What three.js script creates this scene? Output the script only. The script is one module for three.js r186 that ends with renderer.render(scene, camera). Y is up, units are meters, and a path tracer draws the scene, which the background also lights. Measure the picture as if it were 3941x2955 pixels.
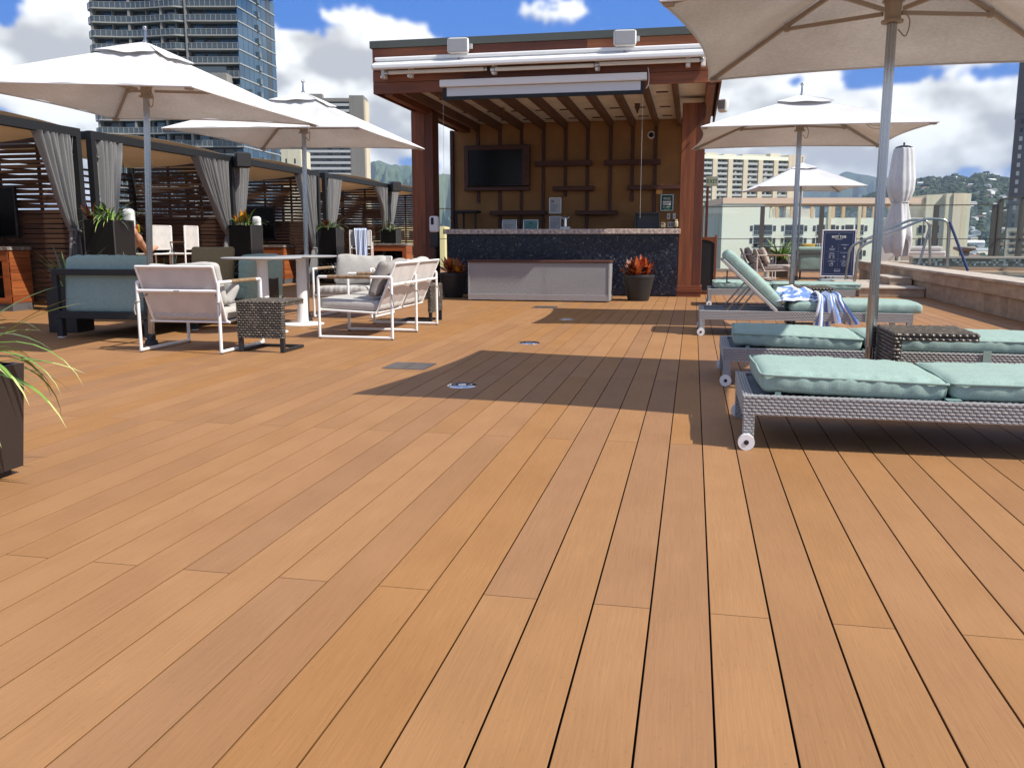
import * as THREE from 'three';
import { mergeGeometries, mergeVertices } from 'three/addons/utils/BufferGeometryUtils.js';
import { RoundedBoxGeometry } from 'three/addons/geometries/RoundedBoxGeometry.js';
import { MarchingCubes } from 'three/addons/objects/MarchingCubes.js';

/* ---------- camera, sky, sun, exposure ---------- */
const scene = new THREE.Scene();
const camera = new THREE.PerspectiveCamera(47.61, 1024 / 767, 0.05, 30000);
camera.position.set(0, 0.92, 0);
camera.rotation.order = 'YXZ';
camera.rotation.set(-0.16534, 0.20326, 0);
const renderer = new THREE.WebGLRenderer({ antialias: true });
renderer.setSize(1024, 767);
renderer.toneMapping = THREE.LinearToneMapping;
renderer.toneMappingExposure = 1.25;
renderer.shadowMap.enabled = true;

const SUN = new THREE.Vector3(0.88, 1.0, 0.22).normalize();
const sun = new THREE.DirectionalLight(new THREE.Color(1.0, 0.94, 0.84), 5.0);
sun.position.copy(SUN).multiplyScalar(60).add(new THREE.Vector3(-3, 0, -10));
sun.target.position.set(-3, 0, -10);
sun.castShadow = true;
sun.shadow.mapSize.set(4096, 4096);
Object.assign(sun.shadow.camera, { left: -22, right: 22, top: 22, bottom: -22, near: 1, far: 140 });
sun.shadow.bias = -0.0004;
scene.add(sun, sun.target);

/* ---------- random numbers and noise ---------- */
function rng(seed) { let s = seed >>> 0; return () => { s = (s + 0x6D2B79F5) >>> 0; let t = Math.imul(s ^ (s >>> 15), 1 | s); t = (t + Math.imul(t ^ (t >>> 7), 61 | t)) ^ t; return ((t ^ (t >>> 14)) >>> 0) / 4294967296; }; }
function hash2(x, y, s) { let h = Math.imul(x, 374761393) + Math.imul(y, 668265263) + Math.imul(s, 2147483647 - 17); h = Math.imul(h ^ (h >>> 13), 1274126177); return ((h ^ (h >>> 16)) >>> 0) / 4294967296; }
function vnoise(x, y, s = 1, px = 0, py = 0) {
  let xi = Math.floor(x), yi = Math.floor(y); const fx = x - xi, fy = y - yi;
  const u = fx * fx * fx * (fx * (fx * 6 - 15) + 10), v = fy * fy * fy * (fy * (fy * 6 - 15) + 10);
  let x1 = xi + 1, y1 = yi + 1;
  if (px) { xi = ((xi % px) + px) % px; x1 = ((x1 % px) + px) % px; }
  if (py) { yi = ((yi % py) + py) % py; y1 = ((y1 % py) + py) % py; }
  const a = hash2(xi, yi, s), b = hash2(x1, yi, s), c = hash2(xi, y1, s), d = hash2(x1, y1, s);
  return a + (b - a) * u + (c - a) * v + (a - b - c + d) * u * v;
}
function fbm(x, y, oct = 4, s = 1, px = 0, py = 0) { let a = 0, w = 0.5, n = 0; for (let i = 0; i < oct; i++) { a += w * vnoise(x, y, s + i * 7, px, py); n += w; w *= 0.5; x *= 2; y *= 2; px *= 2; py *= 2; } return a / n; }
const clamp = (x, a = 0, b = 1) => Math.min(b, Math.max(a, x));
const lerp = (a, b, t) => a + (b - a) * t;
const sstep = (a, b, x) => { const t = clamp((x - a) / (b - a)); return t * t * (3 - 2 * t); };

/* ---------- sky: air and clouds, computed ---------- */
{
  const W = 2048, H = 1024, data = new Float32Array(W * H * 4);
  // cumulus banks by compass angle and height above the horizon: [azimuth, elevation, half width, half height, strength]
  const banks = [
    [-36, 9.5, 7, 3.0, 0.42], [-41, 12.2, 2.2, 1.2, -0.5], [-41.5, 6.6, 2.5, 0.7, -0.5], [-24, 8.6, 3.4, 2.6, 0.5], [-18.2, 11.2, 2.2, 1.7, 0.5], [-21.5, 9.4, 5, 2.4, 0.35],
    [-25.5, 13, 2.6, 1.1, -0.55], [-18, 14.6, 5, 1.3, -0.5], [-13.8, 12.6, 1.8, 2.2, -0.5], [-9.2, 13.3, 4.0, 1.1, 0.36], [-2, 13.6, 3, 1.6, -0.6], [-17, 4.6, 1.6, 0.7, -0.42],
    [4.5, 7.3, 3.5, 1.6, 0.35], [5.4, 9.2, 1.0, 0.5, -0.55], [10.2, 9.2, 2.2, 0.9, -0.75], [16.2, 9.0, 2.5, 0.7, -0.45], [12.3, 7.2, 2.8, 1.6, 0.45], [14.6, 5.6, 3.0, 1.2, 0.3], [7, 5.4, 8, 1.0, 0.25],
    [9, 3.2, 14, 0.75, -0.10], [9, 6.9, 9, 2.3, 0.34], [-30, 8.0, 9, 2.5, 0.2],
  ];
  for (let j = 0; j < H; j++) {
    const el = ((j + 0.5) / H - 0.5) * 180;
    for (let i = 0; i < W; i++) {
      const th = ((i + 0.5) / W - 0.5) * 360;            // atan2(z, x)
      let az = th + 90; if (az > 180) az -= 360;         // 0 looks along -z
      const e = Math.max(el, 0);
      const k = Math.exp(-e / 9);
      let r = lerp(0.052, 0.30, k * k), g = lerp(0.215, 0.47, k * k), b = lerp(0.72, 0.78, k * k);
      const hz = sstep(40, 90, e); r = lerp(r, 0.035, hz); g = lerp(g, 0.11, hz); b = lerp(b, 0.34, hz);
      if (el > -2) {
        // clouds drawn on a layer for the high sky, upright near the horizon
        const rr = 1 / (Math.sin((e + 6) * Math.PI / 180)), a = az * Math.PI / 180;
        const lx = az / 5.2, ly = el / 3.1;
        const hx = Math.sin(a) * rr * 1.4 + 31, hy = Math.cos(a) * rr * 1.4 + 17;
        const mix = sstep(16, 26, e);
        const N = (dx, dy) => mix < 1 ? lerp(fbm(lx + dx + 40, ly + dy + 9, 6, 3), mix > 0 ? fbm(hx + dx * 0.3, hy - dy * 0.3, 5, 11) : 0, mix) : fbm(hx + dx * 0.3, hy - dy * 0.3, 5, 11);
        const n = N(0, 0);
        let cov = lerp(0.2 + 0.44 * sstep(14, 9, el), 0.62, mix);  // unseen overhead cloud cover raised for a more neutral fill light
        if (mix < 1) for (const q of banks) { const dx = (az - q[0]) / q[2], dy = (el - q[1]) / q[3], d2 = dx * dx + dy * dy; if (d2 < 9) cov += (1 - mix) * q[4] * Math.exp(-d2); }
        const bil = mix < 1 ? 1 - Math.abs(2 * fbm(az / 1.5 + 7, el / 1.15 + 3, 4, 29) - 1) : 0.6, dens = cov + (n - 0.5) * 1.45 + (bil - 0.62) * 0.42;
        const al = sstep(0.42, 0.60, dens);
        if (al > 0) {
          const lit = clamp(1.0 + (bil - 0.6) * 0.28 + 2.6 * (n - N(0.30, 0.42)) - 0.22 * sstep(0.55, 1.3, dens) + 0.10 * (1 - sstep(0.4, 0.75, dens)), 0.58, 1.2);
          const low = (1 - 0.18 * Math.exp(-e / 3.0)) * (1 - 0.28 * mix);   // unseen cloud overhead greyed to deepen the shade below
          const cr = lit * low, cb = lerp(cr, 0.74, 0.22 * (1 - lit) * 2);
          r = lerp(r, cr * 0.985, al); g = lerp(g, cr, al); b = lerp(b, Math.max(cb, cr) * 1.0, al);
        }
      } else { const t = sstep(-2, -8, el); r = lerp(r, 0.16, t); g = lerp(g, 0.17, t); b = lerp(b, 0.16, t); }
      const o = (j * W + i) * 4; data[o] = r * 0.86; data[o + 1] = g * 0.86; data[o + 2] = b * 0.86; data[o + 3] = 1;
    }
  }
  const sky = new THREE.DataTexture(data, W, H, THREE.RGBAFormat, THREE.FloatType);
  sky.mapping = THREE.EquirectangularReflectionMapping; sky.magFilter = sky.minFilter = THREE.LinearFilter; sky.wrapS = THREE.RepeatWrapping; sky.needsUpdate = true;
  scene.background = sky; scene.environment = sky;
}
scene.fog = new THREE.FogExp2(new THREE.Color(0.40, 0.54, 0.74), 0.000085);

/* ---------- naming, adding ---------- */
const used = new Map();
function numbered(n) { const k = used.get(n) || 0; used.set(n, k + 1); return k ? n + '_' + String(k).padStart(3, '0') : n; }
function tag(o, label, category, group, kind) { o.userData = {}; if (label) o.userData.label = label; if (category) o.userData.category = category; if (group) o.userData.group = group; if (kind) o.userData.kind = kind; return o; }
function thing(name, label, category, pos = [0, 0, 0], ry = 0, group) { const o = new THREE.Group(); o.name = numbered(name); o.position.set(...pos); o.rotation.y = ry; tag(o, label, category, group); scene.add(o); return o; }
function part(parent, name, geo, mat, label) { if (Array.isArray(geo)) geo = merge(geo); const m = new THREE.Mesh(geo, geo.attributes.color && mat.userData.tinted ? mat.userData.tinted : mat); m.name = name; m.castShadow = m.receiveShadow = true; if (label) m.userData.label = label; parent.add(m); return m; }
function solo(name, label, category, geo, mat, group, kind) { const m = part(scene, numbered(name), geo, mat); tag(m, label, category, group, kind); return m; }
function copyOf(src, pos, ry, label, group) { const c = src.clone(); c.name = numbered(src.name.replace(/_\d{3}$/, '')); c.userData = { ...src.userData }; if (label) c.userData.label = label; if (group) c.userData.group = group; c.position.set(...pos); c.rotation.y = ry; scene.add(c); return c; }

/* ---------- geometry ---------- */
function clean(g) { if (g.index) g = g.toNonIndexed(); for (const k of Object.keys(g.attributes)) if (!['position', 'normal', 'uv', 'color'].includes(k)) g.deleteAttribute(k); if (!g.attributes.normal) g.computeVertexNormals(); if (!g.attributes.uv) g.setAttribute('uv', new THREE.BufferAttribute(new Float32Array(g.attributes.position.count * 2), 2)); g.morphAttributes = {}; return g; }
function merge(list) { const l = list.map(clean); const anyc = l.some(g => g.attributes.color); if (!anyc || l.every(g => g.attributes.color)) return mergeGeometries(l); l.forEach(g => g.deleteAttribute('color')); return mergeGeometries(l); }
// uv in metres from the face direction, u running along the axis "along"
function planar(g, along = 'x', ou = 0, ov = 0) {
  g = clean(g); const p = g.attributes.position, n = g.attributes.normal, uv = g.attributes.uv, A = 'xyz'.indexOf(along);
  const get = (i, k) => k === 0 ? p.getX(i) : k === 1 ? p.getY(i) : p.getZ(i);
  for (let i = 0; i < p.count; i++) {
    const ax = Math.abs(n.getX(i)), ay = Math.abs(n.getY(i)), az = Math.abs(n.getZ(i));
    const d = ax >= ay && ax >= az ? 0 : ay >= az ? 1 : 2; let a = [0, 1, 2].filter(k => k !== d);
    if (a[1] === A) a = [a[1], a[0]];
    uv.setXY(i, get(i, a[0]) + ou, get(i, a[1]) + ov);
  }
  return g;
}
function bx(w, h, d, x = 0, y = 0, z = 0, rx = 0, ry = 0, rz = 0) { const g = new THREE.BoxGeometry(w, h, d); if (rx || ry || rz) g.applyMatrix4(new THREE.Matrix4().makeRotationFromEuler(new THREE.Euler(rx, ry, rz))); g.translate(x, y, z); return g; }
function box2(x0, x1, y0, y1, z0, z1) { return bx(Math.abs(x1 - x0), Math.abs(y1 - y0), Math.abs(z1 - z0), (x0 + x1) / 2, (y0 + y1) / 2, (z0 + z1) / 2); }
function rb(w, h, d, r, x = 0, y = 0, z = 0, seg = 2) { const g = new RoundedBoxGeometry(w, h, d, seg, Math.min(r, w / 2.01, h / 2.01, d / 2.01)); g.translate(x, y, z); return clean(g); }
function cyl(r0, r1, h, x = 0, y = 0, z = 0, seg = 20, open = false) { const g = new THREE.CylinderGeometry(r1, r0, h, seg, 1, open); g.translate(x, y + h / 2, z); return g; }
const V = (x, y, z) => new THREE.Vector3(x, y, z);
function bar(a, b, r, seg = 10, r2) { const A = V(...a), B = V(...b), d = B.clone().sub(A), g = new THREE.CylinderGeometry(r2 ?? r, r, d.length(), seg); g.applyQuaternion(new THREE.Quaternion().setFromUnitVectors(V(0, 1, 0), d.clone().normalize())); const c = A.add(B).multiplyScalar(0.5); g.translate(c.x, c.y, c.z); return g; }
function beam(a, b, w, h) { const A = V(...a), B = V(...b), d = B.clone().sub(A), L = d.length(), g = new THREE.BoxGeometry(w, h, L), m = new THREE.Matrix4().lookAt(V(0, 0, 0), d, Math.abs(d.y) > 0.99 * L ? V(1, 0, 0) : V(0, 1, 0)); g.applyMatrix4(m); const c = A.add(B).multiplyScalar(0.5); g.translate(c.x, c.y, c.z); return g; }
function tube(pts, r, seg = 40, rs = 10, closed = false, tension = 0.5, type = 'catmullrom') { return new THREE.TubeGeometry(new THREE.CatmullRomCurve3(pts.map(p => V(...p)), closed, type, tension), seg, r, rs, closed); }
// polyline with rounded corners
function pipe(pts, r, rad = 0.05, rs = 10) {
  const P = pts.map(p => V(...p)), path = new THREE.CurvePath(); let prev = P[0];
  for (let i = 1; i < P.length - 1; i++) { const a = P[i].clone().sub(P[i - 1]).normalize(), b = P[i + 1].clone().sub(P[i]).normalize(); const s = P[i].clone().addScaledVector(a, -rad), e = P[i].clone().addScaledVector(b, rad); path.add(new THREE.LineCurve3(prev, s)); path.add(new THREE.QuadraticBezierCurve3(s, P[i], e)); prev = e; }
  path.add(new THREE.LineCurve3(prev, P[P.length - 1]));
  const all = []; for (const c of path.curves) { const n = c.isLineCurve3 ? 1 : 5; for (let i = 0; i < n; i++) all.push(c.getPoint(i / n)); } all.push(P[P.length - 1]);
  const g = []; for (let i = 0; i < all.length - 1; i++) { if (all[i].distanceTo(all[i + 1]) < 1e-5) continue; g.push(bar(all[i].toArray(), all[i + 1].toArray(), r, rs)); if (i) { const s = new THREE.SphereGeometry(r, rs, 6); s.translate(all[i].x, all[i].y, all[i].z); g.push(s); } }
  return merge(g);
}
function sheet(fn, nu, nv, th = 0) { // fn(u, v) -> [x, y, z], both faces when th > 0
  const pos = [], uv = [], idx = []; for (let j = 0; j <= nv; j++) for (let i = 0; i <= nu; i++) { pos.push(...fn(i / nu, j / nv)); uv.push(i / nu, j / nv); }
  const w = nu + 1; for (let j = 0; j < nv; j++) for (let i = 0; i < nu; i++) { const a = j * w + i; idx.push(a, a + 1, a + w, a + 1, a + w + 1, a + w); }
  const g = new THREE.BufferGeometry(); g.setAttribute('position', new THREE.Float32BufferAttribute(pos, 3)); g.setAttribute('uv', new THREE.Float32BufferAttribute(uv, 2)); g.setIndex(idx); g.computeVertexNormals();
  if (!th) return g;
  const n = g.attributes.normal, P = g.attributes.position, N = P.count, pos2 = Array.from(P.array), uv2 = Array.from(g.attributes.uv.array).concat(Array.from(g.attributes.uv.array));
  for (let i = 0; i < N; i++) pos2.push(P.getX(i) - n.getX(i) * th, P.getY(i) - n.getY(i) * th, P.getZ(i) - n.getZ(i) * th);
  const id2 = idx.slice(); for (let k = 0; k < idx.length; k += 3) id2.push(idx[k] + N, idx[k + 2] + N, idx[k + 1] + N);
  const edge = (a, b) => id2.push(a, a + N, b, b, a + N, b + N);
  for (let i = 0; i < nu; i++) { edge(i + 1, i); edge(nv * w + i, nv * w + i + 1); }
  for (let j = 0; j < nv; j++) { edge(j * w, (j + 1) * w); edge((j + 1) * w + nu, j * w + nu); }
  const q = new THREE.BufferGeometry(); q.setAttribute('position', new THREE.Float32BufferAttribute(pos2, 3)); q.setAttribute('uv', new THREE.Float32BufferAttribute(uv2, 2)); q.setIndex(id2); q.computeVertexNormals(); return q;
}
// soft box with rounded edges, then a deform(x, y, z) -> [x, y, z]
function soft(w, h, d, r, nx, ny, nz, deform) {
  let g = new THREE.BoxGeometry(w, h, d, nx, ny, nz); g.deleteAttribute('uv'); g.deleteAttribute('normal'); g = mergeVertices(g, 1e-5);
  const p = g.attributes.position;
  for (let i = 0; i < p.count; i++) {
    let x = p.getX(i), y = p.getY(i), z = p.getZ(i);
    const cx = clamp(x, -w / 2 + r, w / 2 - r), cy = clamp(y, -h / 2 + r, h / 2 - r), cz = clamp(z, -d / 2 + r, d / 2 - r); const v = V(x - cx, y - cy, z - cz);
    if (v.length() > 1e-6) { v.setLength(r); x = cx + v.x; y = cy + v.y; z = cz + v.z; }
    if (deform) [x, y, z] = deform(x, y, z);
    p.setXYZ(i, x, y, z);
  }
  g.computeVertexNormals(); return planar(g);
}
// plaited strands: rows of small raised pads, every other row shifted, facing +z
function weave(w, h, cu, cv, amp, seed = 1) {
  const pos = [], uv = [], col = [], R = rng(seed), nr = Math.max(1, Math.round(h / cv)), rv = h / nr, nc = Math.max(1, Math.round(w / cu)), ru = w / nc;
  const pad = (x0, x1, y0, y1, a) => {
    const tn = 0.62 + 0.75 * R() * R() + (R() < 0.12 ? 0.5 : 0);
    const nu = 4, nv = 2, P = []; for (let j = 0; j <= nv; j++) for (let i = 0; i <= nu; i++) { const u = i / nu, v = j / nv, e = j === 1 ? 1 : 0.35; P.push([lerp(x0, x1, u), lerp(y0, y1, v), Math.sin(Math.PI * u) * a * e]); }
    for (let j = 0; j < nv; j++) for (let i = 0; i < nu; i++) { const A = j * (nu + 1) + i; for (const k of [A, A + 1, A + nu + 1, A + 1, A + nu + 2, A + nu + 1]) { pos.push(...P[k]); uv.push(P[k][0], P[k][1]); col.push(tn, tn, tn * 0.98); } }
  };
  for (let j = 0; j < nr; j++) for (let i = 0; i <= nc; i++) { let x0 = (i - (j % 2) * 0.5 - 0) * ru, x1 = x0 + ru * 0.96; x0 = Math.max(0, x0); x1 = Math.min(w, x1); if (x1 - x0 < ru * 0.2) continue; pad(x0 - w / 2, x1 - w / 2, j * rv + rv * 0.09 - h / 2, (j + 1) * rv - rv * 0.09 - h / 2, amp * (0.85 + 0.3 * R())); }
  const g = new THREE.BufferGeometry(); g.setAttribute('position', new THREE.Float32BufferAttribute(pos, 3)); g.setAttribute('uv', new THREE.Float32BufferAttribute(uv, 2)); g.setAttribute('color', new THREE.Float32BufferAttribute(col, 3)); g.computeVertexNormals(); return g;
}
const place = (g, x, y, z, rx = 0, ry = 0, rz = 0) => { g = g.clone(); g.applyMatrix4(new THREE.Matrix4().makeRotationFromEuler(new THREE.Euler(rx, ry, rz, 'YXZ'))); g.translate(x, y, z); return g; };

/* ---------- textures ---------- */
function tex(n, fn, repeatMetres = 1, srgb = true, m = n) { // fn(u, v) in 0..1 -> grey or [r, g, b] in 0..1 (sRGB when srgb)
  const d = new Uint8Array(n * m * 4); for (let j = 0; j < m; j++) for (let i = 0; i < n; i++) { const c = fn((i + 0.5) / n, (j + 0.5) / m), o = (j * n + i) * 4; const a = Array.isArray(c) ? c : [c, c, c]; d[o] = clamp(a[0]) * 255; d[o + 1] = clamp(a[1]) * 255; d[o + 2] = clamp(a[2]) * 255; d[o + 3] = 255; }
  const t = new THREE.DataTexture(d, n, m); t.wrapS = t.wrapT = THREE.RepeatWrapping; t.magFilter = THREE.LinearFilter; t.minFilter = THREE.LinearMipmapLinearFilter; t.generateMipmaps = true; t.anisotropy = 8; if (srgb) t.colorSpace = THREE.SRGBColorSpace;
  const r = Array.isArray(repeatMetres) ? repeatMetres : [repeatMetres, repeatMetres]; t.repeat.set(1 / r[0], 1 / r[1]); t.needsUpdate = true; return t;
}
const T = {
  deck: tex(512, (u, v) => { const st = fbm(u * 6, v * 160, 2, 5, 6, 160), fine = vnoise(u * 24, v * 256, 8, 24, 256), bl = fbm(u * 5, v * 5, 3, 21, 5, 5), sp = vnoise(u * 128, v * 256, 31, 128, 256); let g = 0.93 + (st - 0.5) * 0.025 + (fine - 0.5) * 0.03 + (bl - 0.5) * 0.085 - (sp > 0.93 ? 0.05 : sp < 0.05 ? -0.03 : 0); return [g, g * (0.99 + (bl - 0.5) * 0.02), g * (0.98 + (bl - 0.5) * 0.05)]; }, [1.6, 0.8]),
  deckBump: tex(512, (u, v) => 0.5 + (vnoise(u * 20, v * 256, 8, 20, 256) - 0.5) * 0.6 + (vnoise(u * 40, v * 128, 9, 40, 128) - 0.5) * 0.4, [1.6, 0.8], false),
  wood: tex(512, (u, v) => { const w = fbm(u * 3, v * 24, 3, 41, 3, 24), f = vnoise(u * 10, v * 220, 43, 10, 220), k = Math.pow(Math.abs(Math.sin((v * 9 + fbm(u * 2, v * 5, 3, 47, 2, 5) * 2.2) * Math.PI)), 3); const g = 0.86 + (w - 0.5) * 0.26 + (f - 0.5) * 0.09 - k * 0.05; return [g, g * 0.97, g * 0.94]; }, [1.8, 0.9]),
  linen: tex(256, (u, v) => { const a = vnoise(u * 12, v * 128, 51, 12, 128), b = vnoise(u * 128, v * 12, 53, 128, 12), c = fbm(u * 4, v * 4, 3, 57, 4, 4); return 0.91 + (a - 0.5) * 0.09 + (b - 0.5) * 0.11 + (c - 0.5) * 0.05; }, 0.16),
  cloth: tex(256, (u, v) => { const c = fbm(u * 4, v * 4, 4, 61, 4, 4), f = vnoise(u * 128, v * 128, 63, 128, 128); return 0.93 + (c - 0.5) * 0.10 + (f - 0.5) * 0.06; }, 1.1),
  canvas: tex(256, (u, v) => { const w = 0.5 * Math.sin(u * 128 * Math.PI) * Math.sin(v * 128 * Math.PI), c = fbm(u * 3, v * 3, 4, 67, 3, 3); return 0.94 + w * 0.06 + (c - 0.5) * 0.10; }, 0.5),
  stone: tex(512, (u, v) => { const c = fbm(u * 5, v * 5, 5, 71, 5, 5), d = fbm(u * 3, v * 22, 3, 73, 3, 22), p = vnoise(u * 90, v * 120, 75, 90, 120); const g = 0.84 + (c - 0.5) * 0.28 + (d - 0.5) * 0.12 - (p > 0.9 ? 0.10 : 0); return [g, g * 0.985, g * 0.96]; }, 0.9),
  granite: tex(256, (u, v) => { const a = fbm(u * 14, v * 14, 4, 81, 14, 14), b = vnoise(u * 60, v * 60, 83, 60, 60), k = Math.pow(1 - Math.abs(fbm(u * 6, v * 6, 4, 85, 6, 6) * 2 - 1), 6); const g = 0.93 + (a - 0.5) * 0.6 + (b - 0.5) * 0.25 - k * 0.25; return [g, g * 0.94, g * 0.90]; }, 0.4),
  plaster: tex(256, (u, v) => { const c = fbm(u * 5, v * 5, 5, 91, 5, 5), f = vnoise(u * 128, v * 128, 93, 128, 128); return 0.9 + (c - 0.5) * 0.16 + (f - 0.5) * 0.06; }, 1.3),
  grain: tex(256, (u, v) => 0.5 + (fbm(u * 40, v * 40, 3, 97, 40, 40) - 0.5) * 0.9, 0.15, false),
  leafStripe: tex(64, (u, v) => { const e = Math.abs(v - 0.5) * 2, s = vnoise(u * 4, v * 22, 101, 4, 22); return e > 0.62 + (s - 0.5) * 0.3 ? [0.86, 0.88, 0.62] : [0.42 + s * 0.12, 0.58 + s * 0.1, 0.27]; }, 1),
  croton: tex(64, (u, v) => { const e = Math.abs(v - 0.5), vein = e < 0.05 || Math.abs(((u * 9 + e * 5) % 1) - 0.5) < 0.12; const n = fbm(u * 3, v * 3, 3, 103, 3, 3); return vein ? [1.0, 0.82, 0.35] : [0.85 + (n - 0.5) * 0.5, 0.55 + (n - 0.5) * 0.5, 0.4]; }, 1),
};
function mat(c, rough = 0.8, o = {}) { const Kl = o.transmission !== undefined || o.clearcoat !== undefined || o.sheen !== undefined ? THREE.MeshPhysicalMaterial : THREE.MeshStandardMaterial; return new Kl({ color: Array.isArray(c) ? new THREE.Color().setRGB(...c) : new THREE.Color(c), roughness: rough, metalness: 0, ...o }); }
const cloth = (c, o = {}) => mat(c, 0.95, { side: THREE.DoubleSide, ...o });
const MT = {
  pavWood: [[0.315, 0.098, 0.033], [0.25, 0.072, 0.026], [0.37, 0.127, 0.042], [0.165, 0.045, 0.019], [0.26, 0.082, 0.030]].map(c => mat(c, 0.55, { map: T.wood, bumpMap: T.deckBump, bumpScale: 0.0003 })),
  beamWood: mat([0.16, 0.075, 0.040], 0.6, { map: T.wood }),
  shelfWood: mat([0.115, 0.042, 0.026], 0.6, { map: T.wood }),
  slat: [[0.120, 0.066, 0.040], [0.095, 0.050, 0.031], [0.145, 0.080, 0.050], [0.110, 0.062, 0.042]].map(c => mat(c, 0.65, { map: T.wood })),
  cabinet: [[0.42, 0.125, 0.038], [0.36, 0.098, 0.030], [0.46, 0.150, 0.046]].map(c => mat(c, 0.5, { map: T.wood })),
  darkMetal: mat([0.018, 0.019, 0.021], 0.55, { clearcoat: 0, specularIntensity: 0.5, bumpMap: T.grain, bumpScale: 0.0003 }),
  blackMetal: mat([0.016, 0.016, 0.018], 0.45),
  capMetal: mat([0.072, 0.078, 0.066], 0.5),
  white: mat([0.80, 0.80, 0.79], 0.42),
  whitePlastic: mat([0.76, 0.76, 0.75], 0.5),
  grille: mat([0.30, 0.31, 0.33], 0.6, { bumpMap: T.grain, bumpScale: 0.002 }),
  steel: mat([0.42, 0.405, 0.38], 0.28, { metalness: 1 }),
  alu: mat([0.44, 0.44, 0.45], 0.18, { metalness: 1 }),
  chrome: mat([0.80, 0.81, 0.83], 0.08, { metalness: 1 }),
  beigePole: mat([0.36, 0.30, 0.25], 0.5),
  canopy: mat([0.86, 0.86, 0.87], 0.95, { map: T.cloth, transmission: 0.30, thickness: 0, side: THREE.DoubleSide }),
  teal: mat([0.345, 0.485, 0.435], 0.95, { map: T.linen, bumpMap: T.linen, bumpScale: 0.0012 }),
  tealDeep: mat([0.23, 0.36, 0.335], 0.95, { map: T.linen, bumpMap: T.linen, bumpScale: 0.0012 }),
  greyCush: mat([0.56, 0.545, 0.52], 0.95, { map: T.linen, bumpMap: T.linen, bumpScale: 0.0008 }),
  greyCushDark: mat([0.36, 0.34, 0.315], 0.95, { map: T.linen, bumpMap: T.linen, bumpScale: 0.0008 }),
  tan: mat([0.30, 0.22, 0.115], 0.95, { map: T.linen }),
  sling: mat([0.70, 0.675, 0.65], 0.9, { map: T.canvas, transmission: 0.10, thickness: 0, side: THREE.DoubleSide }),
  loungeSling: mat([0.16, 0.185, 0.22], 0.9, { map: T.canvas }),
  wickerSilver: mat([0.325, 0.325, 0.325], 0.45, { bumpMap: T.grain, bumpScale: 0.0005 }),
  wickerSilverBack: mat([0.16, 0.16, 0.175], 0.8),
  wickerDark: mat([0.105, 0.088, 0.072], 0.42, { bumpMap: T.grain, bumpScale: 0.0006 }),
  wickerDarkBack: mat([0.018, 0.015, 0.013], 0.8),
  armWood: mat([0.36, 0.255, 0.155], 0.6, { map: T.wood }),
  curtain: mat([0.225, 0.225, 0.23], 0.95, { map: T.cloth, transmission: 0.03, thickness: 0, side: THREE.DoubleSide }),
  shade: mat([0.76, 0.62, 0.45], 0.95, { map: T.canvas, transmission: 0.42, thickness: 0, side: THREE.DoubleSide }),
  planterBlack: mat([0.012, 0.011, 0.011], 0.10),
  planterMatt: mat([0.018, 0.015, 0.014], 0.42, { bumpMap: T.grain, bumpScale: 0.0004 }),
  soil: mat([0.03, 0.022, 0.016], 1, { bumpMap: T.grain, bumpScale: 0.01 }),
  potBlack: mat([0.018, 0.019, 0.020], 0.5),
  ochre: mat([0.42, 0.215, 0.078], 0.9, { map: T.plaster }),
  ceiling: mat([0.90, 0.88, 0.84], 0.9, { map: T.plaster }),
  black: mat([0.010, 0.010, 0.011], 0.6),
  screenGlass: mat([0.008, 0.008, 0.009], 0.25, { clearcoat: 0, specularIntensity: 0.35 }),
  granite: mat([0.80, 0.72, 0.64], 0.3, { map: T.granite }),
  stone: [[0.60, 0.465, 0.345], [0.57, 0.44, 0.325], [0.63, 0.49, 0.37]].map(c => mat(c, 0.75, { map: T.stone })),
  stoneTop: mat([0.68, 0.60, 0.51], 0.6, { map: T.stone }),
  glass: mat([0.985, 1.0, 0.99], 0.02, { transmission: 1, thickness: 0, ior: 1.5 }),
  railMetal: mat([0.105, 0.10, 0.085], 0.5),
  leafStripe: mat([0.78, 0.84, 0.66], 0.6, { map: T.leafStripe, transmission: 0.12, thickness: 0, side: THREE.DoubleSide }),
  leafGreen: mat([0.085, 0.13, 0.04], 0.5, { side: THREE.DoubleSide }),
  leafLime: mat([0.22, 0.30, 0.03], 0.5, { side: THREE.DoubleSide }),
  leafGrey: mat([0.10, 0.13, 0.085], 0.6, { side: THREE.DoubleSide }),
};
for (const k of ['wickerSilver', 'wickerDark']) { const v = MT[k].clone(); v.vertexColors = true; MT[k].userData.tinted = v; }
MT.wickerSilver.userData.tinted = null;

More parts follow.
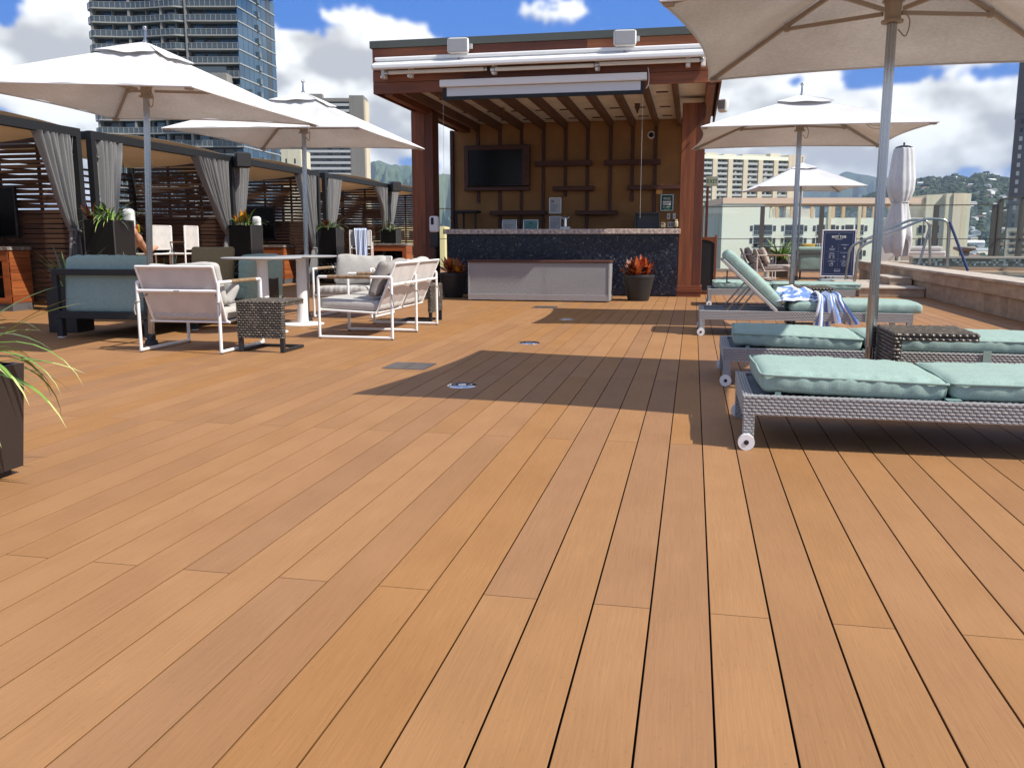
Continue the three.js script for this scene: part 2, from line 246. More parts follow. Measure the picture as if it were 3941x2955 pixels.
/* ================= the setting ================= */
/* ---------- deck of composite boards ---------- */
{
  const PITCH = 0.1452, BW = 0.1406, X0 = 0.0695, LEN = 3.65, TH = 0.025;
  const deck = new THREE.Group(); deck.name = 'deck'; tag(deck, 'brown composite board deck of the roof terrace', null, null, 'structure'); scene.add(deck);
  const tones = [[0.370, 0.192, 0.078], [0.360, 0.184, 0.071], [0.380, 0.200, 0.086], [0.348, 0.181, 0.078], [0.374, 0.186, 0.066], [0.342, 0.180, 0.083], [0.388, 0.204, 0.087], [0.364, 0.190, 0.082]];
  const mats = tones.map(c => mat(c, 0.66, { map: T.deck, bumpMap: T.deckBump, bumpScale: 0.0005, clearcoat: 0, specularIntensity: 0.6 }));
  function boardGeo(len, ou, ov) {
    const w = BW / 2, c = 0.0007, pf = [[-w + 0.007, -TH], [-w, -c], [-w + c, 0], [w - c, 0], [w, -c], [w - 0.007, -TH]], L = len / 2, pos = [], tri = (a, b, d) => pos.push(...a, ...b, ...d);
    for (let i = 0; i < 5; i++) { const a = pf[i], b = pf[i + 1]; tri([a[0], a[1], L], [b[0], b[1], -L], [a[0], a[1], -L]); tri([a[0], a[1], L], [b[0], b[1], L], [b[0], b[1], -L]); }
    for (const s of [1, -1]) for (let i = 1; i < 5; i++) { const A = [pf[0][0], pf[0][1], s * L], B = [pf[i][0], pf[i][1], s * L], C = [pf[i + 1][0], pf[i + 1][1], s * L]; s > 0 ? tri(A, C, B) : tri(A, B, C); }
    const g = new THREE.BufferGeometry(); g.setAttribute('position', new THREE.Float32BufferAttribute(pos, 3)); g.computeVertexNormals(); return planar(g, 'z', ou, ov);
  }
  const zEnd = -25.3, zStart = 4.6, cache = new Map(), R = rng(77), boards = [];
  camera.updateMatrixWorld(); camera.updateProjectionMatrix();
  for (let k = -68; k <= 50; k++) {
    const x = X0 + (k + 0.5) * PITCH, par = ((k % 2) + 2) % 2;
    for (let n = -2; n < 8; n++) {
      let za = -2.10 - (par ? 1.826 : 0) - LEN * (n - 1), zb = za - LEN; if (k > 24 && zb > -20) continue;
      za = Math.min(za, zStart); zb = Math.max(zb, zEnd); if (za - zb < 0.15) continue;
      let near = 1e9; for (let t = 0; t <= 8; t++) { const p = V(x, 0, lerp(za, zb, t / 8)); const q = p.clone().project(camera); const v = p.clone().applyMatrix4(camera.matrixWorldInverse); if (v.z < -0.3 && Math.abs(q.x) < 1.05 && Math.abs(q.y) < 1.05) near = Math.min(near, -v.z); }
      boards.push({ x, za: za - 0.0016, zb: zb + 0.0016, near, tone: Math.floor(R() * 8), uv: Math.floor(R() * 5) });
    }
  }
  boards.sort((a, b) => a.near - b.near);
  const rest = [];
  boards.forEach((b, i) => {
    const len = b.za - b.zb;
    if (i < 300) { const key = len.toFixed(3) + '_' + b.uv; if (!cache.has(key)) cache.set(key, boardGeo(len, b.uv * 0.37, b.uv * 0.161)); const m = part(deck, i ? 'deck_board_' + String(i).padStart(3, '0') : 'deck_board', cache.get(key), mats[b.tone]); m.position.set(b.x, 0, (b.za + b.zb) / 2); }
    else rest.push(b);
  });
  const im = new THREE.InstancedMesh(boardGeo(1, 0, 0), mat([1, 1, 1], 0.66, { map: T.deck, clearcoat: 0, specularIntensity: 0.6 }), rest.length), M4 = new THREE.Matrix4();
  rest.forEach((b, i) => { M4.makeScale(1, 1, b.za - b.zb); M4.setPosition(b.x, 0, (b.za + b.zb) / 2); im.setMatrixAt(i, M4); im.setColorAt(i, new THREE.Color().setRGB(...tones[b.tone])); });
  im.name = 'far_deck_boards'; im.userData.kind = 'stuff'; im.castShadow = im.receiveShadow = true; deck.add(im);
  part(deck, 'roof_slab', box2(-9.9, 8.2, -0.6, -0.045, -25.5, 4.8), mat([0.018, 0.014, 0.012], 0.95));
}
/* low kerb under the wind screen, and the hotel block that carries the terrace */
const hotel = solo('hotel_roof_edge', 'grey rendered block carrying the roof terrace', null, [box2(-10.4, 9.6, -35, -0.61, -26.0, 4.9)], mat([0.42, 0.40, 0.36], 0.9, { map: T.plaster }), null, 'structure');

/* ---------- city ground and hills ---------- */
solo('city_ground', 'flat green and grey town ground far below the terrace', null, (() => { const g = new THREE.CircleGeometry(26000, 96); g.rotateX(-Math.PI / 2); g.translate(0, -36, 0); return g; })(), mat([0.085, 0.10, 0.072], 0.95, { map: tex(256, (u, v) => { const n = fbm(u * 12, v * 12, 4, 111, 12, 12); return n > 0.56 ? [0.95, 0.95, 0.95] : [0.62 + n * 0.2, 0.70 + n * 0.2, 0.58]; }, 600) }), null, 'structure');
function interp(tab, x) { if (x <= tab[0][0]) return tab[0][1]; for (let i = 1; i < tab.length; i++) if (x <= tab[i][0]) return lerp(tab[i - 1][1], tab[i][1], (x - tab[i - 1][0]) / (tab[i][0] - tab[i - 1][0])); return tab[tab.length - 1][1]; }
function hillMesh(az0, az1, r0, R, r1, elTab, gully, seed, col, nA, nR) {
  const hgt = (az, r) => {
    const H = R * Math.tan(interp(elTab, az) * Math.PI / 180) + 0.92 + 36, x = Math.sin(az * Math.PI / 180) * r, z = -Math.cos(az * Math.PI / 180) * r;
    const t = (r - r0) / (R - r0), s = t <= 1 ? Math.pow(sstep(0, 1, t) * 0.65 + t * 0.35, 1.15) : 1 - 0.5 * sstep(0, 1, (r - R) / (r1 - R));
    const rid = Math.abs(fbm(az * 1.6 + Math.sin(t * 4) * 0.3, t * 1.6, 4, seed) * 2 - 1), n = fbm(x / 160, z / 160, 4, seed + 5) - 0.5, edge = Math.min(1, 8 * Math.abs(1 - t) + 0.15);
    return -36 + H * s + (gully * H * (0.25 - rid) * 0.55 * sstep(0, 0.45, Math.abs(1 - t)) + n * 16 * Math.min(1, H / 120)) * sstep(0, 0.25, t) * edge;
  };
  const g = sheet((u, v) => { const az = lerp(az0, az1, u), r = v < 0.72 ? lerp(r0, R, v / 0.72) : lerp(R, r1, (v - 0.72) / 0.28), a = az * Math.PI / 180; return [Math.sin(a) * r, t0(az) * (hgt(az, r) + 38) - 38, -Math.cos(a) * r]; }, nA, nR);
  function t0(az) { return sstep(az0, az0 + 3, az) * sstep(az1, az1 - 3, az); }
  const p = g.attributes.position, c = new Float32Array(p.count * 3);
  for (let i = 0; i < p.count; i++) { const k = col(p.getX(i), p.getY(i), p.getZ(i)); c.set(k, i * 3); }
  g.setAttribute('color', new THREE.BufferAttribute(c, 3)); g.userData = { hgt };
  return g;
}
const hillMat = mat([1, 1, 1], 0.95, { vertexColors: true });
solo('mountain', 'green volcanic mountain with steep gullies beyond the towers', null, hillMesh(-34, -7, 2600, 5200, 7500, [[-34, 3.2], [-26, 4.2], [-22.5, 4.25], [-20.91, 4.57], [-20.56, 4.77], [-20.08, 4.9], [-19.67, 4.73], [-19.32, 4.6], [-19.08, 4.67], [-18.73, 4.55], [-18.37, 4.63], [-18.08, 4.54], [-16.65, 4.16], [-16.24, 4.04], [-15.9, 4.09], [-15.3, 3.95], [-12, 3.3], [-7, 2.6]], 1.15, 201, (x, y, z) => { const n = fbm(x / 240, z / 240 + y / 60, 4, 205), m = fbm(x / 60, y / 40, 3, 207); return n > 0.47 ? [0.050 + m * 0.05, 0.080 + m * 0.05, 0.040] : [0.030, 0.055 + m * 0.03, 0.022]; }, 220, 90), hillMat, null, 'structure');
solo('mountain_001', 'hazy blue ridge behind the houses on the right', null, hillMesh(-6, 34, 4200, 7600, 9800, [[-6, 1.2], [3, 2.2], [6, 2.8], [7.27, 3.17], [8.15, 3.5], [8.66, 3.93], [8.92, 4.0], [9.46, 3.84], [10.16, 3.72], [10.78, 3.55], [11.08, 3.6], [12, 3.4], [14, 2.9], [20, 2.6], [34, 2.2]], 0.7, 221, (x, y, z) => { const n = fbm(x / 300, z / 300, 3, 225); return [0.020 + n * 0.018, 0.036 + n * 0.03, 0.026]; }, 200, 60), hillMat, null, 'structure');
const hillTab = [[2, 0.2], [8, 1.4], [11, 2.6], [12.2, 3.0], [12.89, 3.12], [13.5, 3.24], [14.09, 3.10], [14.57, 3.27], [15.22, 3.18], [15.47, 3.06], [15.77, 3.28], [16.16, 3.38], [16.64, 3.30], [17.05, 3.12], [17.68, 2.98], [22, 2.6], [34, 2.0]];
const hillG = hillMesh(3, 34, 760, 2700, 3600, hillTab, 0.12, 231, (x, y, z) => { const n = fbm(x / 70, z / 70, 4, 235); return [0.030 + n * 0.03, 0.048 + n * 0.035, 0.026]; }, 220, 110);
solo('hill', 'dark green hill dotted with white houses on the right', null, hillG, hillMat, null, 'structure');
{
  const R = rng(991), put = [], hg = hillG.userData.hgt, at = (az, r) => { const a = az * Math.PI / 180, k = sstep(3, 6, az) * sstep(34, 31, az); return [Math.sin(a) * r, k * (hg(az, r) + 38) - 38, -Math.cos(a) * r]; };
  // tree crowns: uneven little clumps
  const ico = new THREE.IcosahedronGeometry(1, 1); { const p = ico.attributes.position; for (let i = 0; i < p.count; i++) { const k = 0.75 + 0.5 * hash2(Math.round(p.getX(i) * 50), Math.round(p.getY(i) * 50 + p.getZ(i) * 90), 5); p.setXYZ(i, p.getX(i) * k, p.getY(i) * k * 0.8, p.getZ(i) * k); } ico.computeVertexNormals(); }
  const N = 9000, im = new THREE.InstancedMesh(ico, mat([1, 1, 1], 0.95), N), m = new THREE.Matrix4(), q = new THREE.Quaternion();
  for (let i = 0; i < N; i++) { const az = lerp(8, 22, R()), t = Math.pow(R(), 0.75), r = lerp(780, 2760, t), p = at(az, r), s = lerp(4, 11, R()) * (0.7 + 0.5 * t); m.compose(V(p[0], p[1] + s * 0.35, p[2]), q.setFromEuler(new THREE.Euler(R() * 3, R() * 6, R() * 3)), V(s, s * 0.8, s)); im.setMatrixAt(i, m); const k = 0.7 + R() * 0.7; im.setColorAt(i, new THREE.Color().setRGB(0.032 * k, 0.050 * k, 0.024 * k)); }
  im.castShadow = im.receiveShadow = true; im.name = 'hillside_trees'; tag(im, 'dark tree cover between the houses on the hill', 'trees', null, 'stuff'); scene.add(im);
  // houses
  const hs = (w, d, h) => { const s = new THREE.Shape([[-d / 2 - 0.5, h], [d / 2 + 0.5, h], [0, h + d * 0.24]].map(p => new THREE.Vector2(...p))); const roof = new THREE.ExtrudeGeometry(s, { depth: w + 1, bevelEnabled: false }); roof.translate(0, 0, -w / 2 - 0.5); roof.rotateY(Math.PI / 2); return [merge([box2(-w / 2, w / 2, -6, h, -d / 2, d / 2)]), clean(roof)]; };
  const kinds = [[15, 10, 6], [22, 11, 7], [12, 10, 9], [28, 12, 6], [10, 9, 5]].map(a => hs(...a)), walls = [[0.80, 0.78, 0.72], [0.72, 0.68, 0.60], [0.60, 0.60, 0.58], [0.82, 0.82, 0.80]].map(c => mat(c, 0.8)), roofs = [[0.45, 0.44, 0.42], [0.70, 0.70, 0.68], [0.22, 0.13, 0.10], [0.32, 0.34, 0.36]].map(c => mat(c, 0.8));
  let n = 0; for (let i = 0; n < 240 && i < 4000; i++) {
    const az = lerp(11.8, 18.2, R()), tt = R(), r = tt < 0.55 ? lerp(1700, 2640, R()) : lerp(850, 1700, R()); const cl = fbm(az * 1.7, r / 260, 3, 301); if (cl < 0.46) continue; const p = at(az, r); if (put.some(o => Math.hypot(o[0] - p[0], o[1] - p[2]) < 16)) continue; put.push([p[0], p[2]]);
    const k = Math.floor(R() * 5), h = thing('house', 'small pale house among the trees on the hillside', 'house', [p[0], p[1] + 3.5, p[2]], R() * 6.3, 'houses scattered over the right hillside'); const sc = 0.7 + 0.5 * R(); h.scale.setScalar(sc * 0.85);
    part(h, 'wall', kinds[k][0], walls[Math.floor(R() * 4)]); part(h, 'roof', kinds[k][1], roofs[Math.floor(R() * 4)]); n++;
  }
}

/* ---------- buildings (laid out in a frame turned towards the view's bearing) ---------- */
const BY = 0.20326, bpos = (X, D) => [X * Math.cos(BY) - D * Math.sin(BY), 0, -X * Math.sin(BY) - D * Math.cos(BY)];
function building(name, label, X, D, ry = BY) { return thing(name, label, 'building', bpos(X, D), ry); }
const BM = {
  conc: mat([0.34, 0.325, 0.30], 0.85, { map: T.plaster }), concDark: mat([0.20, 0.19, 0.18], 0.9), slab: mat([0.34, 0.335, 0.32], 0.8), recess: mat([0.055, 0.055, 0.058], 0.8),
  blueGlass: [[0.030, 0.085, 0.155], [0.035, 0.10, 0.18], [0.024, 0.070, 0.13], [0.045, 0.11, 0.18]].map(c => mat(c, 0.10, { metalness: 0.25 })),
  darkGlass: mat([0.020, 0.032, 0.045], 0.10), railGlass: mat([0.075, 0.10, 0.115], 0.15), rail: mat([0.36, 0.38, 0.39], 0.5),
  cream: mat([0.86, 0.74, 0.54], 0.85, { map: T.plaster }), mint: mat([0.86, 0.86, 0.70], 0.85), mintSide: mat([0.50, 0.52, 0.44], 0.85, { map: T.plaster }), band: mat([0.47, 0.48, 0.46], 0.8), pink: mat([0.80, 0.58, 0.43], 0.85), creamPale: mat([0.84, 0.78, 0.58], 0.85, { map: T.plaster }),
  greyTan: mat([0.30, 0.275, 0.24], 0.85, { map: T.plaster }), mauve: mat([0.20, 0.17, 0.17], 0.85, { map: T.plaster }), win: mat([0.030, 0.034, 0.040], 0.15), frame: mat([0.6, 0.58, 0.54], 0.7), whiteBand: mat([0.50, 0.50, 0.50], 0.8),
};
// curved balcony tower with a blue glass side
{
  const D0 = 185, t = building('apartment_tower', 'tall tower with wavy balconies and a blue glass side behind the left parasol', -55.6, D0, BY), FH = 2.73, xl = -31.2;
  const wave = x => { const u = x / xl; return 0.7 * Math.cos(u * 9.0) - 0.2 + 1.3 * u * u + (u > 0.95 ? (u - 0.95) * 40 : 0); };   // setback of the slab edge behind the corner, local -z is away
  const zf = x => x > -10.4 ? 0 : -wave(x) * sstep(-10.4, -13, x) - 0.4;
  const sideDir = V(2.5, 0, -18).normalize(), SL = 19;
  const edge = []; for (let i = 0; i <= 60; i++) { const x = lerp(xl, 0, i / 60); edge.push([x, zf(x)]); }
  const back = [[sideDir.x * SL, sideDir.z * SL], [xl, sideDir.z * SL]];
  const shape = new THREE.Shape([...edge, ...back].map(p => new THREE.Vector2(p[0], -p[1])));
  const slabG = new THREE.ExtrudeGeometry(shape, { depth: 0.28, bevelEnabled: false }); slabG.rotateX(-Math.PI / 2); slabG.translate(0, -0.28, 0);
  const coreShape = new THREE.Shape([...edge.map(([x, z]) => new THREE.Vector2(Math.max(x, xl + 1.2) - 0.02, -(z - 2.2))), new THREE.Vector2(sideDir.x * SL - 0.3, -sideDir.z * SL), new THREE.Vector2(xl + 1.2, -sideDir.z * SL)]);
  const floors = 17, yb = 6.18;
  const coreG = new THREE.ExtrudeGeometry(coreShape, { depth: floors * FH, bevelEnabled: false }); coreG.rotateX(-Math.PI / 2);
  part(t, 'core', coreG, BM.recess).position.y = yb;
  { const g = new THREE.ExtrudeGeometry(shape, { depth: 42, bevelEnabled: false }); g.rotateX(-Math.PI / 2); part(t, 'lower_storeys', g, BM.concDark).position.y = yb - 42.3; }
  const railP = []; for (let i = 0; i < 60; i++) { const a = edge[i], b = edge[i + 1]; railP.push([a, b]); }
  const railGeo = merge(railP.map(([a, b]) => { const g = new THREE.BufferGeometry(); const o = 0.06; g.setAttribute('position', new THREE.Float32BufferAttribute([a[0], 0.08, a[1] - o, b[0], 0.08, b[1] - o, b[0], 1.05, b[1] - o, a[0], 0.08, a[1] - o, b[0], 1.05, b[1] - o, a[0], 1.05, a[1] - o], 3)); g.computeVertexNormals(); return g; }));
  const postGeo = merge([...Array(31).keys()].map(i => { const e = edge[i * 2]; return bx(0.07, 1.1, 0.07, e[0], 0.55, e[1] - 0.04); }).concat(railP.map(([a, b]) => beam([a[0], 1.1, a[1] - 0.04], [b[0], 1.1, b[1] - 0.04], 0.06, 0.06))));
  const fins = [-29.8, -22.4, -15.4, -10.3], finG = merge(fins.map(x => box2(x - 0.22, x + 0.22, 0, FH, zf(x) - 2.3, zf(x) - 0.15)).concat([-26, -19, -12.5].map(x => box2(x - 0.1, x + 0.1, 0, FH, zf(x) - 2.3, zf(x) - 0.9))));
  const R = rng(4);
  const winXs = [[-28.4, -26.6], [-25.4, -23.2], [-21.6, -19.6], [-18.4, -16.0], [-14.6, -12.9], [-9.4, -7.4], [-6.9, -4.6], [-4.2, -2.2], [-1.9, -0.1]];
  for (let f = 0; f < floors; f++) {
    const y = yb + f * FH;
    const s = part(t, 'balcony', slabG, BM.slab); s.position.y = y + 0.0;
    const rg = part(s, 'balcony_glass', railGeo, BM.railGlass), rp = part(s, 'railing', postGeo, BM.rail);
    part(t, 'partition', finG, BM.conc).position.y = y;
    for (const [a, b] of winXs) { const w = part(t, 'window', box2(a, b, 0.1, 2.5, -0.05, 0), R() < 0.55 ? BM.darkGlass : BM.blueGlass[Math.floor(R() * 4)]); w.position.set(0, y, zf((a + b) / 2) - 2.12); }
    // blue glass side: panels between white slab lines
    const np = 8; for (let k = 0; k < np; k++) { const a0 = SL * k / np + 0.06, a1 = SL * (k + 1) / np - 0.06, A = [sideDir.x * a0 + 0.12, sideDir.z * a0], B = [sideDir.x * a1 + 0.12, sideDir.z * a1]; const g = beam([A[0], 0, A[1]], [B[0], 0, B[1]], 0.12, FH - 0.32); const w = part(t, 'window', g, k === 6 ? BM.darkGlass : BM.blueGlass[Math.floor(R() * 4)]); w.position.y = y + FH / 2 - 0.14; }
    part(t, 'slab_edge', [beam([0.2, 0, 0.02], [sideDir.x * SL + 0.2, 0, sideDir.z * SL], 0.25, 0.24)], BM.rail).position.y = y - 0.14;
    if (f % 1 === 0) { const a = SL * 0.52; part(t, 'loggia', [bx(0.5, 1.1, 1.6, sideDir.x * a + 0.3, 0.6, sideDir.z * a)], BM.railGlass).position.y = y; }
  }
  part(t, 'roof', box2(xl + 2, 3, 0, 0.6, -18, -3), BM.conc).position.y = yb + floors * FH;
  // lower terrace wing in front of the tower's foot
  part(t, 'podium', [box2(-8, -1.5, 29, 33.6, -1, 3.4), box2(-1.5, 3.2, 25, 29.5, -6, 2.2)], BM.conc); part(t, 'podium_railing', [box2(-8, -1.5, 33.7, 34.8, 3.3, 3.36), box2(-1.5, 3.2, 29.6, 30.7, 2.1, 2.16)], BM.railGlass);
}
// grey apartment slab with white balcony bands
{
  const t = building('apartment_slab', 'grey brown apartment slab with white balcony bands beside the mountain', -86.2, 478), FH = 2.98;
  part(t, 'end_wall', [box2(0, 7.6, -40, 75.6, -14, 0)], BM.greyTan); part(t, 'side_return', [box2(7.6, 8.3, -40, 73.5, -14, -1.5)], BM.cream);
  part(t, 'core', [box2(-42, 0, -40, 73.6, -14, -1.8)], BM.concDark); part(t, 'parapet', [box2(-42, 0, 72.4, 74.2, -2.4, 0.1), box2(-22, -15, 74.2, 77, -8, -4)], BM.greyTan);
  const R = rng(12); for (let f = 0; f < 37; f++) { const y = 70.9 - f * FH; const b = part(t, 'balcony', [box2(-42, -0.1, y - 0.75, y + 0.55, -0.25, 0)], BM.whiteBand); if (y > 20) for (let k = 0; k < 6; k++) { const x = -40.5 + k * 6.8 + R() * 1.2; part(t, 'window', box2(x, x + 2.6, y + 0.55, y + 2.1, -1.85, -1.75), R() < 0.5 ? BM.win : BM.concDark); } }
}
{ // pale corner block between them
  const t = building('pale_block', 'cream block with rows of small windows above the cabana roofs', -77.4, 300);
  part(t, 'wall', [box2(0, 6.6, -40, 30.5, -14, 0)], BM.creamPale); part(t, 'dark_wing', [box2(-14, 0, -40, 28.2, -12, -1)], BM.greyTan);
  for (let f = 0; f < 5; f++) for (const x of [1.4, 4.3]) part(t, 'window', box2(x, x + 0.55, 25.8 - f * 3.1, 27.4 - f * 3.1, -0.1, 0.04), BM.win);
  for (let f = 0; f < 4; f++) part(t, 'band', box2(-13.6, -0.1, 26.2 - f * 2.6, 27.0 - f * 2.6, -1, -0.7), BM.greyTan);
}
{ // yellow block low behind the slat screens
  const t = building('yellow_block', 'yellow walled building low behind the end slat screen', -27, 170);
  part(t, 'wall', [box2(0, 14, -40, 3.3, -14, 0)], mat([0.80, 0.66, 0.34], 0.85)); for (let f = 0; f < 5; f++) for (let k = 0; k < 6; k++) part(t, 'window', box2(0.6 + k * 2.2, 1.9 + k * 2.2, 0.9 - f * 2.9, 2.4 - f * 2.9, -0.1, 0.03), BM.win);
  const t2 = building('apartment_block', 'small pale green block seen between the left bar post and the wall', -34.6, 400);
  part(t2, 'wall', [box2(0, 7.4, -40, 5.2, -12, 0)], BM.mint); for (let f = 0; f < 5; f++) { part(t2, 'band', box2(0.2, 7.2, 3.4 - f * 2.4, 4.1 - f * 2.4, 0, 0.2), BM.cream); for (let k = 0; k < 2; k++) part(t2, 'window', box2(0.9 + k * 3.4, 3.2 + k * 3.4, 2.0 - f * 2.4, 3.3 - f * 2.4, -0.1, 0.05), BM.win); }
}
// beige hotel with recessed balconies
{
  const t = building('beige_hotel', 'beige hotel with vertical fins and grey balconies behind the right parasols', 103, 474, BY + 0.28), FH = 2.76, TOP = 44.5; t.scale.x = 1.04; t.position.y = 0.3;
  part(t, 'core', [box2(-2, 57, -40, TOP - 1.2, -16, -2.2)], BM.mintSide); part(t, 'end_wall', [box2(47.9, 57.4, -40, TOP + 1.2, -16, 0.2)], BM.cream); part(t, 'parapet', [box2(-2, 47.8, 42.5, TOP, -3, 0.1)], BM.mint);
  part(t, 'roof_plant', [box2(2, 9, TOP, TOP + 1.6, -12, -5), box2(12, 19, TOP, TOP + 1.1, -10, -4), box2(24, 38, TOP, TOP + 1.4, -12, -6), box2(40, 46, TOP, TOP + 2.2, -10, -5)], BM.creamPale);
  const fx = [3.75, 12.6, 21.3, 30.1, 39.2]; for (const x of fx) part(t, 'fin', box2(x, x + 2.6, -40, 42.6, -2.3, 0.35), BM.cream);
  const bays = [[-2, 3.7], ...fx.map((x, i) => [x + 2.65, i < 4 ? fx[i + 1] - 0.05 : 47.8])], R = rng(31);
  for (let f = 0; f < 8; f++) for (const [a, b] of bays) { const y = 41.0 - f * FH; part(t, 'balcony', [box2(a, b, y - 1.15, y, -0.25, 0)], BM.band); part(t, 'window', [box2(a + 0.3, b - 0.9, y, y + 1.15, -2.25, -2.12)], BM.win); part(t, 'curtained_pane', [box2(a + 2 + R() * 2, a + 3 + R() * 2.2, y, y + 1.1, -2.2, -2.05)], BM.band); }
}
// mid-rise with a rooftop pergola, right of the bar
{
  const t = building('mint_midrise', 'pale green mid-rise with paired balconies and a peach roof frame beyond the glass screen', 53.7, 226), FH = 3.13;
  part(t, 'wall', [box2(0, 12, -38, 10.2, -16, 0), box2(11.9, 48, -38, 6.2, -15.9, -0.01)], BM.mint); part(t, 'side_wall', [box2(-0.06, -0.005, -38, 10.2, -15.9, -0.1)], BM.mintSide);  // side slab in darker mint: shade of that side put into the colour
  part(t, 'roof_band', [box2(0, 51.3, 9.72, 11.2, -1.4, 0.2), box2(-0.1, 0.5, 9.7, 11.2, -15.9, -1.4)], BM.pink); part(t, 'peach_beam', [box2(10.7, 48, 9.05, 9.75, -1.2, 0.02)], mat([0.72, 0.42, 0.22], 0.85));
  for (const x of [13.6, 17.4, 22.6, 28.0, 30.6, 36.0, 38.4, 42.6]) part(t, 'pergola_column', box2(x, x + 0.7, 6.1, 9.1, -0.7, 0.0), mat([0.74, 0.50, 0.27], 0.85));
  part(t, 'roof_glass', [box2(11, 48, 6.2, 7.9, -0.12, -0.08)], BM.glassy || MT.glass);
  part(t, 'tank', [cyl(0.9, 0.9, 2.6, 14.6, 6.2, -5, 16), box2(19, 25, 6.2, 8.6, -9, -4)], BM.frame);
  const pairs = [8.2, 16.2, 24.3, 31.6], pil = mat([0.70, 0.58, 0.36], 0.85);
  for (const x of [27.4, 35.0]) part(t, 'pilaster', box2(x - 0.4, x + 0.4, -38, 9.1, -0.2, 0.25), pil);
  const rec = merge([box2(0, 5.0, 0, 2.5, -0.02, 0.02)]);
  for (let f = 0; f < 6; f++) for (const x of pairs) for (const k of [0, 1]) {
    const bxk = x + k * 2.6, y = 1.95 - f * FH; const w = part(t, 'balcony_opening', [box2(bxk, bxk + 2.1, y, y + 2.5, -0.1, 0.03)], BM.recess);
    part(w, 'pane', [box2(bxk + 0.15, bxk + 0.95, y + 0.1, y + 2.2, 0.03, 0.06), box2(bxk + 1.1, bxk + 1.9, y + 0.1, y + 2.2, 0.03, 0.06)], BM.win);
    part(w, 'railing', [box2(bxk, bxk + 2.1, y + 0.95, y + 1.02, 0.1, 0.16), box2(bxk, bxk + 2.1, y, y + 0.08, 0.02, 0.16), ...[0, 0.5, 1.0, 1.55, 2.06].map(q => box2(bxk + q, bxk + q + 0.05, y, y + 1, 0.1, 0.14))], BM.rail);
    part(t, 'shutter', box2(k ? bxk + 2.35 : bxk - 0.95, k ? bxk + 3.05 : bxk - 0.25, y + 0.9, y + 2.3, 0, 0.06), mat([0.045, 0.045, 0.05], 0.7));
  }
  const s = building('cream_stair_tower', 'cream stair tower at the right end of the mid-rise', 105.0, 225.5, BY);
  part(s, 'wall', [box2(-9.6, 5, -38, 6.3, -15, 0)], BM.creamPale); part(s, 'tower', [box2(4.6, 10.9, -38, 12.2, -9, 1.4), box2(0.2, 4.6, -38, 11.9, -10, 0.2)], BM.creamPale); part(s, 'face', [box2(6.3, 9.1, -38, 12.25, 1.4, 1.8)], BM.cream);
  for (let f = 0; f < 5; f++) for (const x of [-1.2, 2.2]) { const y = 2.4 - f * FH; const w = part(s, 'window', box2(x, x + 1.7, y, y + 1.9, 0.2, 0.26), BM.win); part(w, 'frame', [box2(x + 0.8, x + 0.9, y, y + 1.9, 0.26, 0.3)], BM.frame); if (x < 0) part(s, 'shutter', box2(x - 2.8, x - 1.9, y, y + 1.8, 0.0, 0.08), BM.win); }
}
// mauve tower at the right edge
{
  const t = building('mauve_tower', 'mauve tower with small square windows at the right edge of the view', 178.6, 320, BY - 0.50), FH = 3.0;
  part(t, 'wall', [box2(0.3, 26, -40, 45, -18, 0), box2(0, 26, 44.6, 66, -18, 0.3)], BM.mauve);
  const R = rng(9); for (let f = 0; f < 22; f++) for (let k = 0; k < 8; k++) part(t, 'window', [box2(1.9 + k * 3.1, 2.9 + k * 3.1, 41.2 - f * FH, 42.7 - f * FH, -0.1, f === 0 ? 0.35 : 0.05)], R() < 0.5 ? BM.win : BM.frame);
}

/* ---------- glass wind screen round the far edge ---------- */
{
  const z = -25.35, H = 1.80, ws = thing('wind_screen', 'tall glass wind screen with brown posts along the far side of the deck', 'glass fence', [0, 0, z]);
  const xs = [-13.2, -11.5, -9.8, -8.0, -6.2, -4.7, -3.1, -1.4, 0.2, 1.84, 3.40, 4.92, 6.3, 7.72];
  part(ws, 'kerb', box2(-13.2, 7.8, 0, 0.09, -0.15, 0.1), mat([0.30, 0.27, 0.23], 0.8));
  xs.forEach((x, i) => { part(ws, 'post', box2(x - 0.058, x + 0.058, 0, H - 0.015, -0.05, 0.05), MT.railMetal); if (i < xs.length - 1) for (const [a, b] of [[0.1, 0.90], [0.93, H - 0.04]]) part(ws, 'glass_pane', box2(x + 0.08, xs[i + 1] - 0.08, a, b, -0.006, 0.006), MT.glass); });
  part(ws, 'top_rail', box2(-13.2, 7.8, H - 0.015, H + 0.012, -0.02, 0.02), MT.railMetal); part(ws, 'middle_rail', box2(-13.2, 7.8, 0.905, 0.925, -0.015, 0.015), MT.railMetal);
  const w2 = thing('wind_screen', 'glass wind screen with brown posts along the right side behind the hot tub', 'glass fence', [7.85, 0, -25.35]);
  const zs = [0, 1.6, 3.2, 4.9, 6.6, 8.3, 10, 11.7, 13.4, 15.1]; zs.forEach((q, i) => { part(w2, 'post', box2(-0.06, 0.06, 0, H + 0.12, q - 0.06, q + 0.06), MT.railMetal); if (i < zs.length - 1) for (const [a, b] of [[0.1, 0.90], [0.93, H + 0.08]]) part(w2, 'glass_pane', box2(-0.006, 0.006, a, b, q + 0.07, zs[i + 1] - 0.07), MT.glass); });
  part(w2, 'top_rail', box2(-0.03, 0.03, H + 0.12, H + 0.16, -0.02, 15.1), MT.railMetal); part(w2, 'middle_rail', box2(-0.02, 0.02, 0.90, 0.93, 0, 15.1), MT.railMetal);
}

